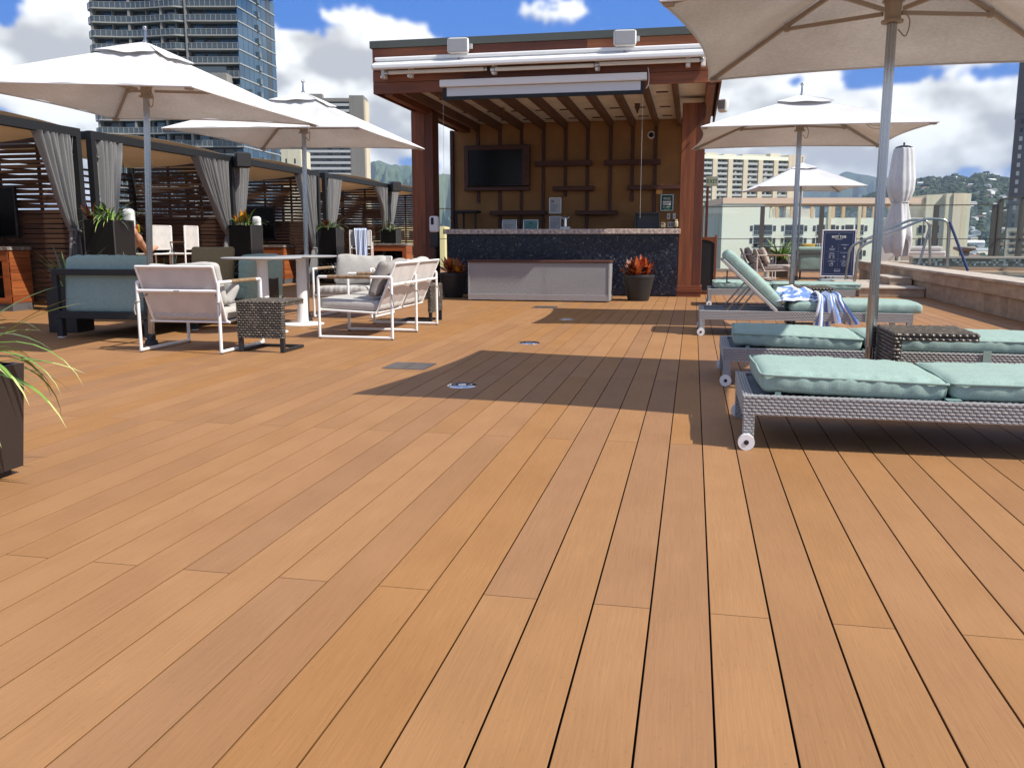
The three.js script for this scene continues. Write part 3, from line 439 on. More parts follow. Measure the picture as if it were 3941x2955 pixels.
/* ---------- raised hot tub with stone steps ---------- */
{
  const X = 3.60, Z0 = -20.6, Z1 = -6.0, t = thing('hot_tub', 'raised hot tub clad in beige stone slabs on the right', 'hot tub', [0, 0, 0]), R = rng(5);
  const slab = (x0, x1, y0, y1, z0, z1) => { const g = planar(rb(x1 - x0, y1 - y0, z1 - z0, 0.004, (x0 + x1) / 2, (y0 + y1) / 2, (z0 + z1) / 2, 1), 'z', R() * 2, R() * 2); part(t, 'stone_slab', g, MT.stone[Math.floor(R() * 3)]); };
  const L = 0.86, n = Math.round((Z1 - Z0) / L), l = (Z1 - Z0) / n;
  for (let i = 0; i < n; i++) { const a = Z0 + i * l; slab(X + 0.03, X + 0.09, 0.002, 0.243, a + 0.002, a + l - 0.002); slab(X, X + 0.09, 0.247, 0.40, a + (i % 1) + 0.002, a + l - 0.002); }
  part(t, 'core', [box2(X + 0.09, 7.6, 0, 0.25, Z0 + 0.08, Z1), box2(X + 0.09, X + 0.42, 0.25, 0.40, Z0 + 0.08, Z1), box2(X + 0.42, 7.6, 0.25, 0.40, Z0 + 0.08, Z0 + 0.4)], MT.stone[1]);
  for (let i = 0; i < 8; i++) { const a = X + 0.03 + i * 0.55; slab(a + 0.002, a + 0.548, 0.002, 0.40, Z0, Z0 + 0.075); }
  for (let i = 0; i < n; i++) { const a = Z0 + i * l; part(t, 'coping', planar(rb(0.47, 0.04, l - 0.003, 0.008, X + 0.215, 0.42, a + l / 2, 1), 'z', R(), R()), MT.stoneTop); }
  for (let i = 0; i < 6; i++) part(t, 'coping', planar(rb(0.60, 0.04, 0.42, 0.008, X + 0.75 + i * 0.603, 0.42, Z0 + 0.18, 1), 'x', R(), R()), MT.stoneTop);
  // inner rim with mosaic, the second raised basin behind
  part(t, 'inner_rim', [box2(X + 1.5, 7.4, 0.40, 0.47, -19.4, -19.1), box2(4.9, 7.4, 0.41, 0.46, -14.1, -13.85)], MT.stoneTop);
  const mos = new THREE.InstancedMesh(rb(0.042, 0.042, 0.012, 0.004, 0, 0, 0, 1), mat([1, 1, 1], 0.5), 2200), m = new THREE.Matrix4(); let k = 0;
  for (let r = 0; r < 4; r++) for (let c = 0; c < 55 && k < 2200; c++) { m.makeTranslation(4.92 + c * 0.045, 0.39 - r * 0.045, -13.845); mos.setMatrixAt(k, m); const q = R(); mos.setColorAt(k++, new THREE.Color().setRGB(...(q < 0.4 ? [0.34, 0.27, 0.19] : q < 0.7 ? [0.55, 0.47, 0.35] : q < 0.88 ? [0.80, 0.74, 0.64] : [0.14, 0.12, 0.10]))); }
  for (let r = 0; r < 3; r++) for (let c = 0; c < 80 && k < 2200; c++) { m.makeTranslation(X + 0.8 + c * 0.045, 0.50 - r * 0.045, -19.05); mos.setMatrixAt(k, m); const q = R(); mos.setColorAt(k++, new THREE.Color().setRGB(...(q < 0.5 ? [0.26, 0.21, 0.15] : q < 0.8 ? [0.48, 0.41, 0.31] : [0.75, 0.7, 0.6]))); }
  mos.count = k; mos.name = 'mosaic_tiles'; mos.userData.kind = 'stuff'; mos.castShadow = mos.receiveShadow = true; t.add(mos);
  part(t, 'basin_wall', [box2(4.9, 7.4, 0.2, 0.41, -14.05, -13.86), box2(X + 0.75, 7.4, 0.36, 0.53, -19.3, -19.06), box2(X + 0.75, 7.4, 0.53, 0.57, -19.35, -19.0)], MT.stoneTop);
  part(t, 'water', box2(X + 0.43, 7.4, 0.255, 0.275, -19.0, Z1 - 0.1), mat([0.05, 0.14, 0.16], 0.05));
  const s = thing('stone_steps', 'two beige stone steps leading up to the hot tub', 'steps', [0, 0, 0]);
  part(s, 'step', [planar(rb(0.98, 0.125, 2.7, 0.004, 3.12, 0.0645, -16.2, 1), 'z')], MT.stone[0]); part(s, 'tread', [planar(rb(1.02, 0.025, 2.74, 0.006, 3.10, 0.1405, -16.2, 1), 'z')], MT.stoneTop);
  part(s, 'step', [planar(rb(0.34, 0.105, 1.35, 0.004, 3.43, 0.206, -16.35, 1), 'z')], MT.stone[2]); part(s, 'tread', [planar(rb(0.37, 0.025, 1.38, 0.006, 3.415, 0.2715, -16.35, 1), 'z')], MT.stoneTop);
  const rail = (z, pts, brace, label) => { const r = thing('handrail', label, 'handrail', [0, 0, z]); part(r, 'rail', pipe(pts.map(p => [...p, 0]), 0.024, 0.14), MT.steel); if (brace) part(r, 'brace', bar(brace[0], brace[1], 0.024, 12), brace[2]); return r; };
  rail(-16.8, [[2.885, 0.15], [2.92, 0.775], [4.00, 1.275], [4.39, 1.25], [4.43, 0.40]], [[4.40, 1.22, 0.01], [4.757, 0.36, 0.05], mat([0.045, 0.065, 0.16], 0.4)], 'polished hot tub handrail with a blue sleeved brace');
  rail(-17.6, [[2.86, 0.15], [2.90, 0.778], [3.97, 1.283], [4.27, 1.25], [4.335, 0.44]], [[4.29, 1.18, 0.01], [4.12, 0.40, 0.03], MT.steel], 'polished hot tub handrail farther from the blue brace');
}

/* ================= bar pavilion ================= */
{
  const R = rng(15), PW = MT.pavWood, pick = () => PW[Math.floor(R() * PW.length)];
  const XL = -4.62, XR = 0.30, ZF = -12.45, ZB = -17.15, YB = 2.985, YT = 3.61;
  const t = thing('bar_pavilion', 'red-brown timber bar pavilion with a deep flat roof', 'pavilion');
  // posts clad with boards and boxed feet
  const post = (x0, x1, z, foot) => {
    const g = new THREE.Group(); g.name = 'post'; t.add(g); const w = x1 - x0, d = 0.37, n = [0.62, 0.38];
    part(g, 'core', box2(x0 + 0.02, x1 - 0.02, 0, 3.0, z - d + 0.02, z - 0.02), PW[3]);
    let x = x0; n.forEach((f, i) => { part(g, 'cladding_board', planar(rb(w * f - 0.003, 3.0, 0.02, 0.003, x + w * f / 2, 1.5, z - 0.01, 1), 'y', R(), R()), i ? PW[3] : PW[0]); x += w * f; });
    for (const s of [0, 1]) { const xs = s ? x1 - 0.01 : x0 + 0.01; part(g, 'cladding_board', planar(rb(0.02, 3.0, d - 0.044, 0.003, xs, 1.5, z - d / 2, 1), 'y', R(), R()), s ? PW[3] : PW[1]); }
    if (foot) part(g, 'foot_board', [planar(rb(w + 0.05, 0.105, d + 0.05, 0.006, (x0 + x1) / 2, 0.125, z - d / 2, 1), 'x'), planar(rb(w + 0.03, 0.072, d + 0.03, 0.004, (x0 + x1) / 2, 0.036, z - d / 2, 1), 'x')], PW[1]);
  };
  post(-4.66, -4.29, -14.3, true); post(-0.235, 0.125, -14.3, true);
  part(t, 'rear_post', planar(rb(0.16, 3.0, 0.2, 0.004, -0.13, 1.5, -17.0, 1), 'y'), PW[3]); part(t, 'rear_post', planar(rb(0.06, 3.0, 0.15, 0.004, -4.70, 1.5, -17.0, 1), 'y'), MT.shelfWood);
  // fascia boards, four courses on the front, both sides
  const H = (YT - YB) / 4;
  for (let c = 0; c < 4; c++) {
    const y = YB + c * H; let x = XL; const cuts = c % 2 ? [1.35, 3.1, 5] : [2.3, 3.9, 5];
    for (const q of cuts) { const x1 = Math.min(XL + q, XR); if (x1 - x < 0.05) continue; part(t, 'fascia_board', planar(rb(x1 - x - 0.002, H - 0.004, 0.03, 0.004, (x + x1) / 2, y + H / 2, ZF - 0.015 + R() * 0.003, 1), 'x', R() * 2, R()), pick()); x = x1; }
    for (const [sx, nx] of [[XL, 1], [XR, -1]]) part(t, 'side_fascia_board', planar(rb(0.03, H - 0.004, ZF - ZB - 0.035, 0.004, sx + nx * 0.015, y + H / 2, (ZF - 0.035 + ZB) / 2, 1), 'z', R(), R()), pick());
  }
  part(t, 'roof_cap', [rb(XR - XL + 0.06, 0.10, 0.06, 0.006, (XL + XR) / 2, YT + 0.052, ZF - 0.0), rb(0.06, 0.10, ZF - ZB, 0.006, XL, YT + 0.052, (ZF + ZB) / 2 - 0.03), rb(0.06, 0.10, ZF - ZB, 0.006, XR, YT + 0.052, (ZF + ZB) / 2 - 0.03)], MT.capMetal);
  part(t, 'roof_deck', box2(XL + 0.032, XR - 0.032, 3.16, YT, ZB, ZF - 0.032), MT.shelfWood);
  // ceiling panels between the beams, each with dark vent slots
  const bxs = [-4.176, -3.741, -3.314, -2.882, -2.453, -2.029, -1.594, -1.179, -0.752, -0.33], edges = [XL + 0.05, ...bxs, XR - 0.05];
  for (let i = 0; i < edges.length - 1; i++) {
    const a = edges[i] + 0.03, b = edges[i + 1] - 0.03; const p = part(t, 'ceiling_panel', planar(box2(a, b, 3.115, 3.155, ZB, ZF - 0.035)), MT.ceiling);
    if (i && i < 10) for (const z of [-13.6 - (i % 2) * 0.3, -15.4, -16.5]) part(p, 'vent_slot', box2((a + b) / 2 - 0.09, (a + b) / 2 + 0.09, 3.108, 3.114, z - 0.05, z + 0.05), MT.black);
  }
  for (const x of bxs) part(t, 'beam', planar(rb(0.075, 0.135, ZF - ZB - 0.05, 0.004, x, 3.047, (ZF + ZB) / 2 - 0.01, 1), 'z', R()), MT.beamWood);
  for (const x of [-4.40, 0.16]) part(t, 'side_beam', planar(rb(0.12, 0.16, ZF - ZB - 0.05, 0.004, x, 3.035, (ZF + ZB) / 2 - 0.01, 1), 'z', R()), PW[1]);
  // back wall with battens and floating shelves
  const wall = part(t, 'back_wall', planar(box2(-4.66, -0.22, 0, 3.11, -17.12, -17.0), 'x'), MT.ochre);
  const bt = [[-4.176, 2.70, 3.1], [-3.741, 2.70, 3.1], [-3.314, 2.70, 3.1], [-2.882, 1.46, 3.1], [-2.453, 1.72, 3.1], [-2.029, 1.1, 3.1], [-1.594, 1.45, 3.1], [-1.179, 1.62, 3.1], [-0.752, 1.3, 3.1], [-4.176, 1.62, 1.86], [-3.741, 1.1, 1.86], [-3.314, 1.1, 1.86], [-2.882, 1.1, 1.38]];
  for (const [x, y0, y1] of bt) part(wall, 'batten', planar(rb(0.062, y1 - y0, 0.032, 0.004, x, (y0 + y1) / 2, -16.984, 1), 'y', R()), MT.shelfWood);
  for (const [x0, x1, y0, y1] of [[-3.02, -1.935, 2.287, 2.382], [-1.70, -0.65, 2.288, 2.375], [-2.67, -1.885, 1.824, 1.907], [-1.25, -0.24, 1.83, 1.91], [-3.91, -2.81, 1.376, 1.457], [-2.235, -1.44, 1.373, 1.451]]) part(wall, 'shelf', planar(rb(x1 - x0, y1 - y0, 0.19, 0.005, (x0 + x1) / 2, (y0 + y1) / 2, -16.872, 1), 'x', R()), MT.shelfWood);
  part(t, 'side_panel', planar(rb(0.04, 1.05, 0.30, 0.004, 0.21, 1.47, -15.9, 1), 'y'), PW[3]);

  // counter
  const c = thing('bar_counter', 'bar counter with a mottled stone top and dark blue mosaic front', 'bar counter');
  part(c, 'countertop', planar(rb(3.89, 0.08, 0.72, 0.006, -2.155, 1.037, -14.55, 2), 'x'), MT.granite); part(c, 'base', box2(-4.06, -0.24, 0, 0.996, -14.85, -14.27), MT.black);
  const S = 0.0254, nx = Math.floor(3.82 / S), ny = Math.floor(0.99 / S), im = new THREE.InstancedMesh(rb(S - 0.0028, S - 0.0028, 0.008, 0.0015, 0, 0, 0, 1), mat([1, 1, 1], 0.22), nx * ny), m = new THREE.Matrix4(), q = new THREE.Quaternion(); let k = 0;
  for (let j = 0; j < ny; j++) for (let i = 0; i < nx; i++) { m.compose(V(-4.045 + i * S, 0.98 - j * S, -14.265), q.setFromEuler(new THREE.Euler((R() - 0.5) * 0.05, (R() - 0.5) * 0.05, 0)), V(1, 1, 1)); im.setMatrixAt(k, m); const r = R(), b = 0.6 + R() * 0.8; im.setColorAt(k++, new THREE.Color().setRGB(...(r < 0.52 ? [0.011 * b, 0.015 * b, 0.034 * b] : r < 0.86 ? [0.022 * b, 0.026 * b, 0.040 * b] : r < 0.992 ? [0.055 * b, 0.06 * b, 0.075 * b] : [0.15, 0.16, 0.17]))); }
  im.name = 'mosaic_tiles'; im.userData.kind = 'stuff'; im.castShadow = im.receiveShadow = true; c.add(im);
}
// roller blind cassette along the fascia
{
  const t = thing('awning', 'rolled-up white awning across the front of the bar roof', 'awning');
  part(t, 'cassette', [rb(4.62, 0.05, 0.24, 0.02, -2.19, 3.415, -12.31)], MT.white); part(t, 'fabric_roll', planar(soft(4.56, 0.10, 0.13, 0.05, 60, 3, 3, (x, y, z) => [x, y + (y > 0 ? 0.006 * Math.sin(x * 31) * Math.sin(x * 7.3) : 0), z]).translate(-2.19, 3.385, -12.27)), MT.canopy);
  part(t, 'front_bar', [rb(4.66, 0.075, 0.075, 0.025, -2.19, 3.300, -12.145)], MT.white); part(t, 'hood', planar(sheet((u, v) => [lerp(-4.5, 0.12, u), lerp(3.335, 3.41, v) + 0.02 * Math.sin(Math.PI * v) + 0.004 * Math.sin(u * 90 + 3 * Math.sin(u * 17)) * v, lerp(-12.125, -12.42, v)], 90, 5, 0.004)), MT.white);
  for (const [a, b, y] of [[-4.33, -2.93, 3.245], [-2.78, -1.40, 3.235], [-1.33, 0.0, 3.25]]) { const g = part(t, 'folding_arm', [rb(b - a, 0.05, 0.05, 0.012, (a + b) / 2, y, -12.30)], MT.white); part(g, 'elbow', [rb(0.07, 0.065, 0.065, 0.015, a - 0.03, y, -12.30), rb(0.05, 0.06, 0.06, 0.015, b + 0.025, y, -12.30)], MT.alu); }
  for (const x of [-4.42, -4.02, -2.80, -1.36, -0.15, 0.05]) part(t, 'bracket', [box2(x - 0.03, x + 0.03, 3.18, 3.36, -12.43, -12.33), box2(x - 0.015, x + 0.015, 3.17, 3.2, -12.37, -12.25)], MT.whitePlastic);
  const s = thing('projection_screen', 'retracted projection screen in a long white case under the awning', 'projector screen');
  part(s, 'case', [rb(2.90, 0.095, 0.10, 0.008, -2.14, 3.083, -12.385)], MT.white); part(s, 'border', [box2(-3.56, -0.73, 2.868, 3.03, -12.412, -12.405)], MT.black); part(s, 'screen', [box2(-3.50, -0.775, 2.912, 3.03, -12.404, -12.400)], mat([0.62, 0.64, 0.66], 0.8)); part(s, 'bottom_bar', [rb(2.84, 0.03, 0.03, 0.01, -2.145, 2.872, -12.405)], MT.black);
  for (const [x, y] of [[-3.56, 1.3], [-0.74, 1.2]]) part(s, 'pull_cord', bar([x, y, -12.41], [x, 2.88, -12.41], 0.0022, 6), MT.greyCush); part(s, 'cable', tube([[-0.68, 3.20, -12.41], [-0.665, 3.1, -12.40], [-0.67, 2.98, -12.40], [-0.70, 2.93, -12.41]], 0.006, 20, 6), MT.whitePlastic);
}
{ // two loudspeakers on the roof edge
  for (const [x, label] of [[-3.27, 'white outdoor loudspeaker at the left on the bar roof edge'], [-0.985, 'white outdoor loudspeaker at the right on the bar roof edge']]) {
    const t = thing('loudspeaker', label, 'loudspeaker', [x, 3.54, -12.22], 0.10, 'loudspeakers on the bar roof');
    part(t, 'cabinet', soft(0.30, 0.205, 0.20, 0.03, 8, 6, 6, (a, b, c) => [a * (1 - 0.25 * clamp((0.05 - c) / 0.2)), b * (1 - 0.2 * clamp((0.05 - c) / 0.2)), c]), MT.whitePlastic); part(t, 'grille', [rb(0.268, 0.175, 0.012, 0.02, 0, 0, 0.1)], MT.grille);
    part(t, 'bracket', [bar([0, -0.10, 0], [0, -0.19, 0], 0.02, 10), box2(-0.035, 0.035, -0.21, -0.15, -0.2, 0.0), cyl(0.03, 0.03, 0.06, 0.165, -0.03, 0)], MT.grille);
  }
  const f = thing('flood_lamp', 'white flood lamp on the right side of the bar roof', 'flood lamp', [0.37, 2.9, -14.0], -0.6);
  part(f, 'housing', soft(0.17, 0.20, 0.10, 0.035, 6, 6, 4, (x, y, z) => [x * (1 - 0.25 * clamp(-y / 0.1)), y, z]), MT.whitePlastic); part(f, 'lens', [rb(0.13, 0.13, 0.01, 0.02, 0, 0.015, 0.05)], MT.grille); part(f, 'arm', bar([0, 0.02, -0.05], [-0.06, 0.1, -0.16], 0.014), MT.whitePlastic);
}
/* things on and behind the counter */
{
  const tv = thing('television', 'black flat television in a dark wooden frame on the ochre wall', 'television', [-3.785, 2.272, -16.95]);
  const fw = 1.30, fh = 0.86, b = 0.09; part(tv, 'frame', [rb(fw, b, 0.12, 0.008, 0, fh / 2 - b / 2, 0.02), rb(fw, b * 0.8, 0.12, 0.008, 0, -fh / 2 + b * 0.4, 0.02), rb(b, fh - 1.8 * b, 0.12, 0.008, -fw / 2 + b / 2, 0.009, 0.02), rb(b * 1.6, fh - 1.8 * b, 0.12, 0.008, fw / 2 - b * 0.8, 0.009, 0.02)], MT.shelfWood);
  part(tv, 'screen', [rb(1.10, 0.705, 0.05, 0.006, -0.03, 0.01, 0.03)], MT.screenGlass);
  const stool = thing('bar_stool', 'small black stool standing behind the left end of the counter', 'stool', [-4.32, 0, -16.7]);
  part(stool, 'seat', rb(0.44, 0.055, 0.36, 0.012, 0, 1.435, 0), MT.black); for (const x of [-0.19, -0.12, 0.12, 0.19]) part(stool, 'leg', rb(0.035, 1.41, 0.035, 0.004, x, 0.705, Math.abs(x) > 0.15 ? 0.14 : -0.14), MT.black);
  const paper = (kind) => { const cv = document.createElement('canvas'); cv.width = 160; cv.height = 200; const g = cv.getContext('2d'); g.fillStyle = kind === 'teal' ? '#7fb5aa' : kind === 'pass' ? '#2f5d4b' : '#d9dad8'; g.fillRect(0, 0, 160, 200); if (kind === 'pass') { g.fillStyle = '#f0f0ea'; g.font = 'bold 44px sans-serif'; g.textAlign = 'center'; g.fillText('PASS', 80, 62); g.fillRect(22, 78, 116, 26); g.fillRect(22, 112, 116, 20); g.fillStyle = '#c8d6cc'; g.beginPath(); g.arc(38, 158, 12, 0, 7); g.fill(); g.fillRect(62, 150, 70, 5); g.fillRect(62, 162, 55, 5); } else { g.fillStyle = kind === 'teal' ? '#4f7f76' : '#8b8f90'; if (kind === 'crest') { g.fillStyle = '#33383c'; g.fillRect(24, 26, 16, 30); g.fillRect(48, 26, 12, 30); g.fillStyle = '#8b8f90'; } if (kind === 'teal') { g.beginPath(); g.arc(80, 60, 22, 0, 7); g.fill(); } for (let i = 0; i < 9; i++) g.fillRect(20, 78 + i * 12, 60 + ((i * 53) % 60), 4); } const x = new THREE.CanvasTexture(cv); x.colorSpace = THREE.SRGBColorSpace; return x; };
  const frame = (name, label, cat, x0, x1, y0, y1, kind, z = -16.96, fm = MT.alu, tilt = 0) => { const t = thing(name, label, cat, [(x0 + x1) / 2, (y0 + y1) / 2, z]); t.rotation.x = tilt; const w = x1 - x0, h = y1 - y0, bw = 0.016; part(t, 'frame', [rb(w, bw, 0.02, 0.004, 0, h / 2 - bw / 2, 0), rb(w, bw, 0.02, 0.004, 0, -h / 2 + bw / 2, 0), rb(bw, h - 2 * bw, 0.02, 0.004, -w / 2 + bw / 2, 0, 0), rb(bw, h - 2 * bw, 0.02, 0.004, w / 2 - bw / 2, 0, 0)], fm); part(t, 'sheet', new THREE.PlaneGeometry(w - 2 * bw, h - 2 * bw), mat([0.9, 0.9, 0.9], 0.5, { map: paper(kind) })); };
  frame('framed_notice', 'framed white notice with a crest, upper one beside the middle batten', 'framed notice', -2.763, -2.522, 1.399, 1.702, 'crest'); frame('framed_notice', 'framed white notice hanging below the crest notice', 'framed notice', -2.761, -2.524, 1.085, 1.354, 'plain');
  frame('framed_certificate', 'framed pale certificate leaning at the back under the left shelf', 'framed certificate', -3.683, -3.385, 1.085, 1.286, 'plain', -16.9, MT.alu, -0.1); frame('framed_certificate', 'framed teal certificate leaning at the back under the left shelf', 'framed certificate', -3.263, -2.962, 1.085, 1.284, 'teal', -16.9, MT.alu, -0.1);
  frame('inspection_placard', 'green inspection placard reading PASS on the right of the bar wall', 'placard', -0.635, -0.395, 1.438, 1.744, 'pass');
  part(thing('back_counter', 'low dark work counter along the bar back wall', 'counter'), 'worktop', [box2(-4.6, -0.3, 0, 1.08, -16.99, -16.45)], MT.black);
  const tap = thing('beer_tap', 'chrome tap tower with splayed handles on the back counter', 'tap', [-2.40, 1.08, -16.7]); part(tap, 'base', [rb(0.21, 0.07, 0.12, 0.01, 0, 0.035, 0)], MT.alu); part(tap, 'column', [cyl(0.035, 0.03, 0.16, 0, 0.07, 0)], MT.chrome); for (const a of [-0.9, -0.35, 0.35, 0.9]) part(tap, 'handle', bar([0, 0.18, 0], [Math.sin(a) * 0.11, 0.20 + Math.cos(a) * 0.07, 0.03], 0.012, 8, 0.016), MT.chrome);
  const mon = thing('cash_register_screen', 'dark open box screen standing at the right end of the back counter', 'screen', [-0.865, 1.08, -16.72]); part(mon, 'shell', [box2(-0.23, 0.23, 0.29, 0.325, -0.12, 0.12), box2(-0.23, -0.2, 0, 0.29, -0.12, 0.12), box2(0.2, 0.23, 0, 0.29, -0.12, 0.12), box2(-0.2, 0.2, 0, 0.02, -0.12, 0.12)], MT.blackMetal); part(mon, 'panel', [box2(-0.2, 0.2, 0.02, 0.29, -0.03, 0.0)], mat([0.05, 0.053, 0.058], 0.3));
  const sw = (name, label, cat, x, y, w, h, ins) => { const t = thing(name, label, cat, [x, y, -16.985]); part(t, 'plate', rb(w, h, 0.012, 0.004), MT.whitePlastic); for (const [a, b, ww, hh] of ins) part(t, 'insert', rb(ww, hh, 0.008, 0.002, a, b, 0.007), MT.grille); };
  sw('light_switch', 'white switch plate with a dark rocker under the PASS placard', 'switch', -0.48, 1.338, 0.06, 0.112, [[0, 0, 0.024, 0.06]]); sw('light_switch', 'white switch plate right of the dark rocker plate', 'switch', -0.375, 1.34, 0.054, 0.108, [[0, 0, 0.012, 0.03]]); sw('power_socket', 'white double power socket below the two switch plates', 'socket', -0.435, 1.182, 0.11, 0.112, [[-0.025, 0, 0.028, 0.07], [0.025, 0, 0.028, 0.07]]);
  const sp = thing('soap_dispenser', 'cream soap dispenser on the wall beside the double socket', 'dispenser', [-0.333, 1.19, -16.93]); part(sp, 'body', soft(0.075, 0.125, 0.09, 0.02, 4, 4, 4), mat([0.62, 0.54, 0.36], 0.5)); part(sp, 'lid', rb(0.05, 0.03, 0.08, 0.01, 0, 0.075, 0.0), mat([0.62, 0.54, 0.36], 0.5));
  const bx1 = thing('wall_box', 'small cream box on the wall left of the double socket', 'box', [-0.58, 1.168, -16.96]); part(bx1, 'body', rb(0.09, 0.085, 0.06, 0.012), mat([0.50, 0.44, 0.32], 0.5)); part(bx1, 'lip', rb(0.07, 0.015, 0.07, 0.005, 0, 0.045, 0), mat([0.50, 0.44, 0.32], 0.5));
  const dome = thing('security_camera', 'round white dome camera high on the bar wall', 'camera', [-0.84, 2.834, -16.99]); part(dome, 'ring', (() => { const g = new THREE.TorusGeometry(0.056, 0.018, 10, 28); return g; })(), MT.whitePlastic); part(dome, 'dome', (() => { const g = new THREE.SphereGeometry(0.048, 20, 10, 0, Math.PI * 2, 0, Math.PI / 2); g.rotateX(Math.PI / 2); return g; })(), MT.screenGlass);
  for (const [x, z, l] of [[-3.27, -15.0, 'left'], [-0.98, -15.0, 'right']]) { const s = thing('sprinkler_head', 'small dark sprinkler head under the bar ceiling, ' + l + ' of the two', 'sprinkler head', [x, 3.112, z], 0, 'sprinkler heads under the bar ceiling'); part(s, 'cup', [cyl(0.03, 0.05, 0.10, 0, -0.10, 0)], MT.beamWood); part(s, 'bulb', [cyl(0.012, 0.02, 0.05, 0, -0.15, 0)], MT.blackMetal); }  // two dark sprinkler heads, not lamps
  // hand sanitiser stand at the left post
  const hs = thing('sanitiser_stand', 'white hand sanitiser dispenser on a black stand by the left bar post', 'sanitiser dispenser', [-4.185, 0, -13.98]);
  part(hs, 'dispenser', soft(0.155, 0.265, 0.11, 0.035, 6, 8, 5).translate(0, 1.155, 0), MT.whitePlastic); part(hs, 'sensor_window', rb(0.05, 0.115, 0.012, 0.02, -0.02, 1.205, 0.055), MT.black); part(hs, 'drip_tray', [rb(0.13, 0.22, 0.09, 0.01, 0, 0.905, 0.0), rb(0.14, 0.015, 0.14, 0.004, 0, 0.79, 0.03)], MT.blackMetal); part(hs, 'stem', bar([0, 0.02, -0.03], [0, 0.8, -0.03], 0.02), MT.blackMetal); part(hs, 'foot', [rb(0.28, 0.02, 0.28, 0.006, 0, 0.01, -0.02)], MT.blackMetal);
  // swinging gate and EXIT sign at the right post
  const gate = thing('service_gate', 'dark panelled low gate in a red wooden arched frame beside the right bar post', 'gate', [0.245, 0, -15.0]);
  part(gate, 'stile', planar(rb(0.035, 0.985, 0.04, 0.004, 0.12, 0.4925, 0, 1), 'y'), MT.pavWood[0]); part(gate, 'stile', planar(rb(0.03, 0.95, 0.04, 0.004, -0.125, 0.475, 0, 1), 'y'), MT.pavWood[1]);
  part(gate, 'arch', (() => { const s = new THREE.Shape(); s.moveTo(-0.11, 0.95); s.lineTo(0.1, 0.95); s.lineTo(0.1, 0.84); s.quadraticCurveTo(0.04, 0.90, -0.11, 0.905); s.closePath(); const g = new THREE.ExtrudeGeometry(s, { depth: 0.03, bevelEnabled: false }); g.translate(0, 0, -0.015); return planar(g); })(), MT.pavWood[0]); part(gate, 'panel', box2(-0.11, 0.1, 0.06, 0.93, -0.012, 0.005), MT.black); part(gate, 'bottom_rail', planar(rb(0.21, 0.055, 0.03, 0.004, -0.005, 0.03, 0, 1)), MT.pavWood[3]);
  const cv = document.createElement('canvas'); cv.width = 128; cv.height = 104; const g = cv.getContext('2d'); g.fillStyle = '#a9ad98'; g.fillRect(0, 0, 128, 104); g.fillStyle = '#1d5c33'; g.font = 'bold 56px sans-serif'; g.textAlign = 'center'; g.fillText('EXIT', 64, 72); const tx = new THREE.CanvasTexture(cv); tx.colorSpace = THREE.SRGBColorSpace;
  const ex = thing('exit_sign', 'pale sign with green EXIT lettering beside the right bar post', 'exit sign', [0.265, 1.85, -15.0]); part(ex, 'plate', rb(0.195, 0.155, 0.012, 0.003), mat([0.45, 0.46, 0.38], 0.5)); part(ex, 'lettering', new THREE.PlaneGeometry(0.185, 0.145).translate(0, 0, 0.007), mat([0.9, 0.9, 0.9], 0.5, { map: tx })); part(ex, 'mount', [box2(-0.14, -0.095, 0.0, 0.03, -0.01, 0.01)], MT.blackMetal);
}
// silver woven console in front of the counter
{
  const t = thing('woven_console', 'long silver woven console with a dark top in front of the bar', 'console', [-2.24, 0, -13.0]);
  part(t, 'carcass', box2(-1.05, 1.05, 0.02, 0.57, -0.26, 0.235), MT.wickerSilverBack); part(t, 'woven_front', place(weave(2.10, 0.47, 0.030, 0.015, 0.006, 3), 0, 0.335, 0.236), MT.wickerSilver); part(t, 'woven_side', place(weave(0.48, 0.47, 0.030, 0.015, 0.006, 4), 1.051, 0.335, -0.01, 0, Math.PI / 2), MT.wickerSilver);
  part(t, 'kick_plate', [rb(2.11, 0.085, 0.012, 0.003, 0, 0.06, 0.242), rb(0.012, 0.085, 0.49, 0.003, 1.056, 0.06, -0.01)], mat([0.30, 0.28, 0.275], 0.55, { bumpMap: T.grain, bumpScale: 0.002 })); part(t, 'top', planar(rb(2.14, 0.032, 0.53, 0.005, 0, 0.588, -0.01, 1)), MT.shelfWood);
  part(t, 'corner_trim', [box2(1.044, 1.062, 0.02, 0.57, 0.232, 0.25), box2(-1.062, -1.044, 0.02, 0.57, 0.232, 0.25)], MT.wickerSilver); for (const x of [-1.03, -0.36, 0.33, 1.03]) part(t, 'glide', cyl(0.015, 0.02, 0.02, x, 0, 0.22, 10), MT.alu);
}

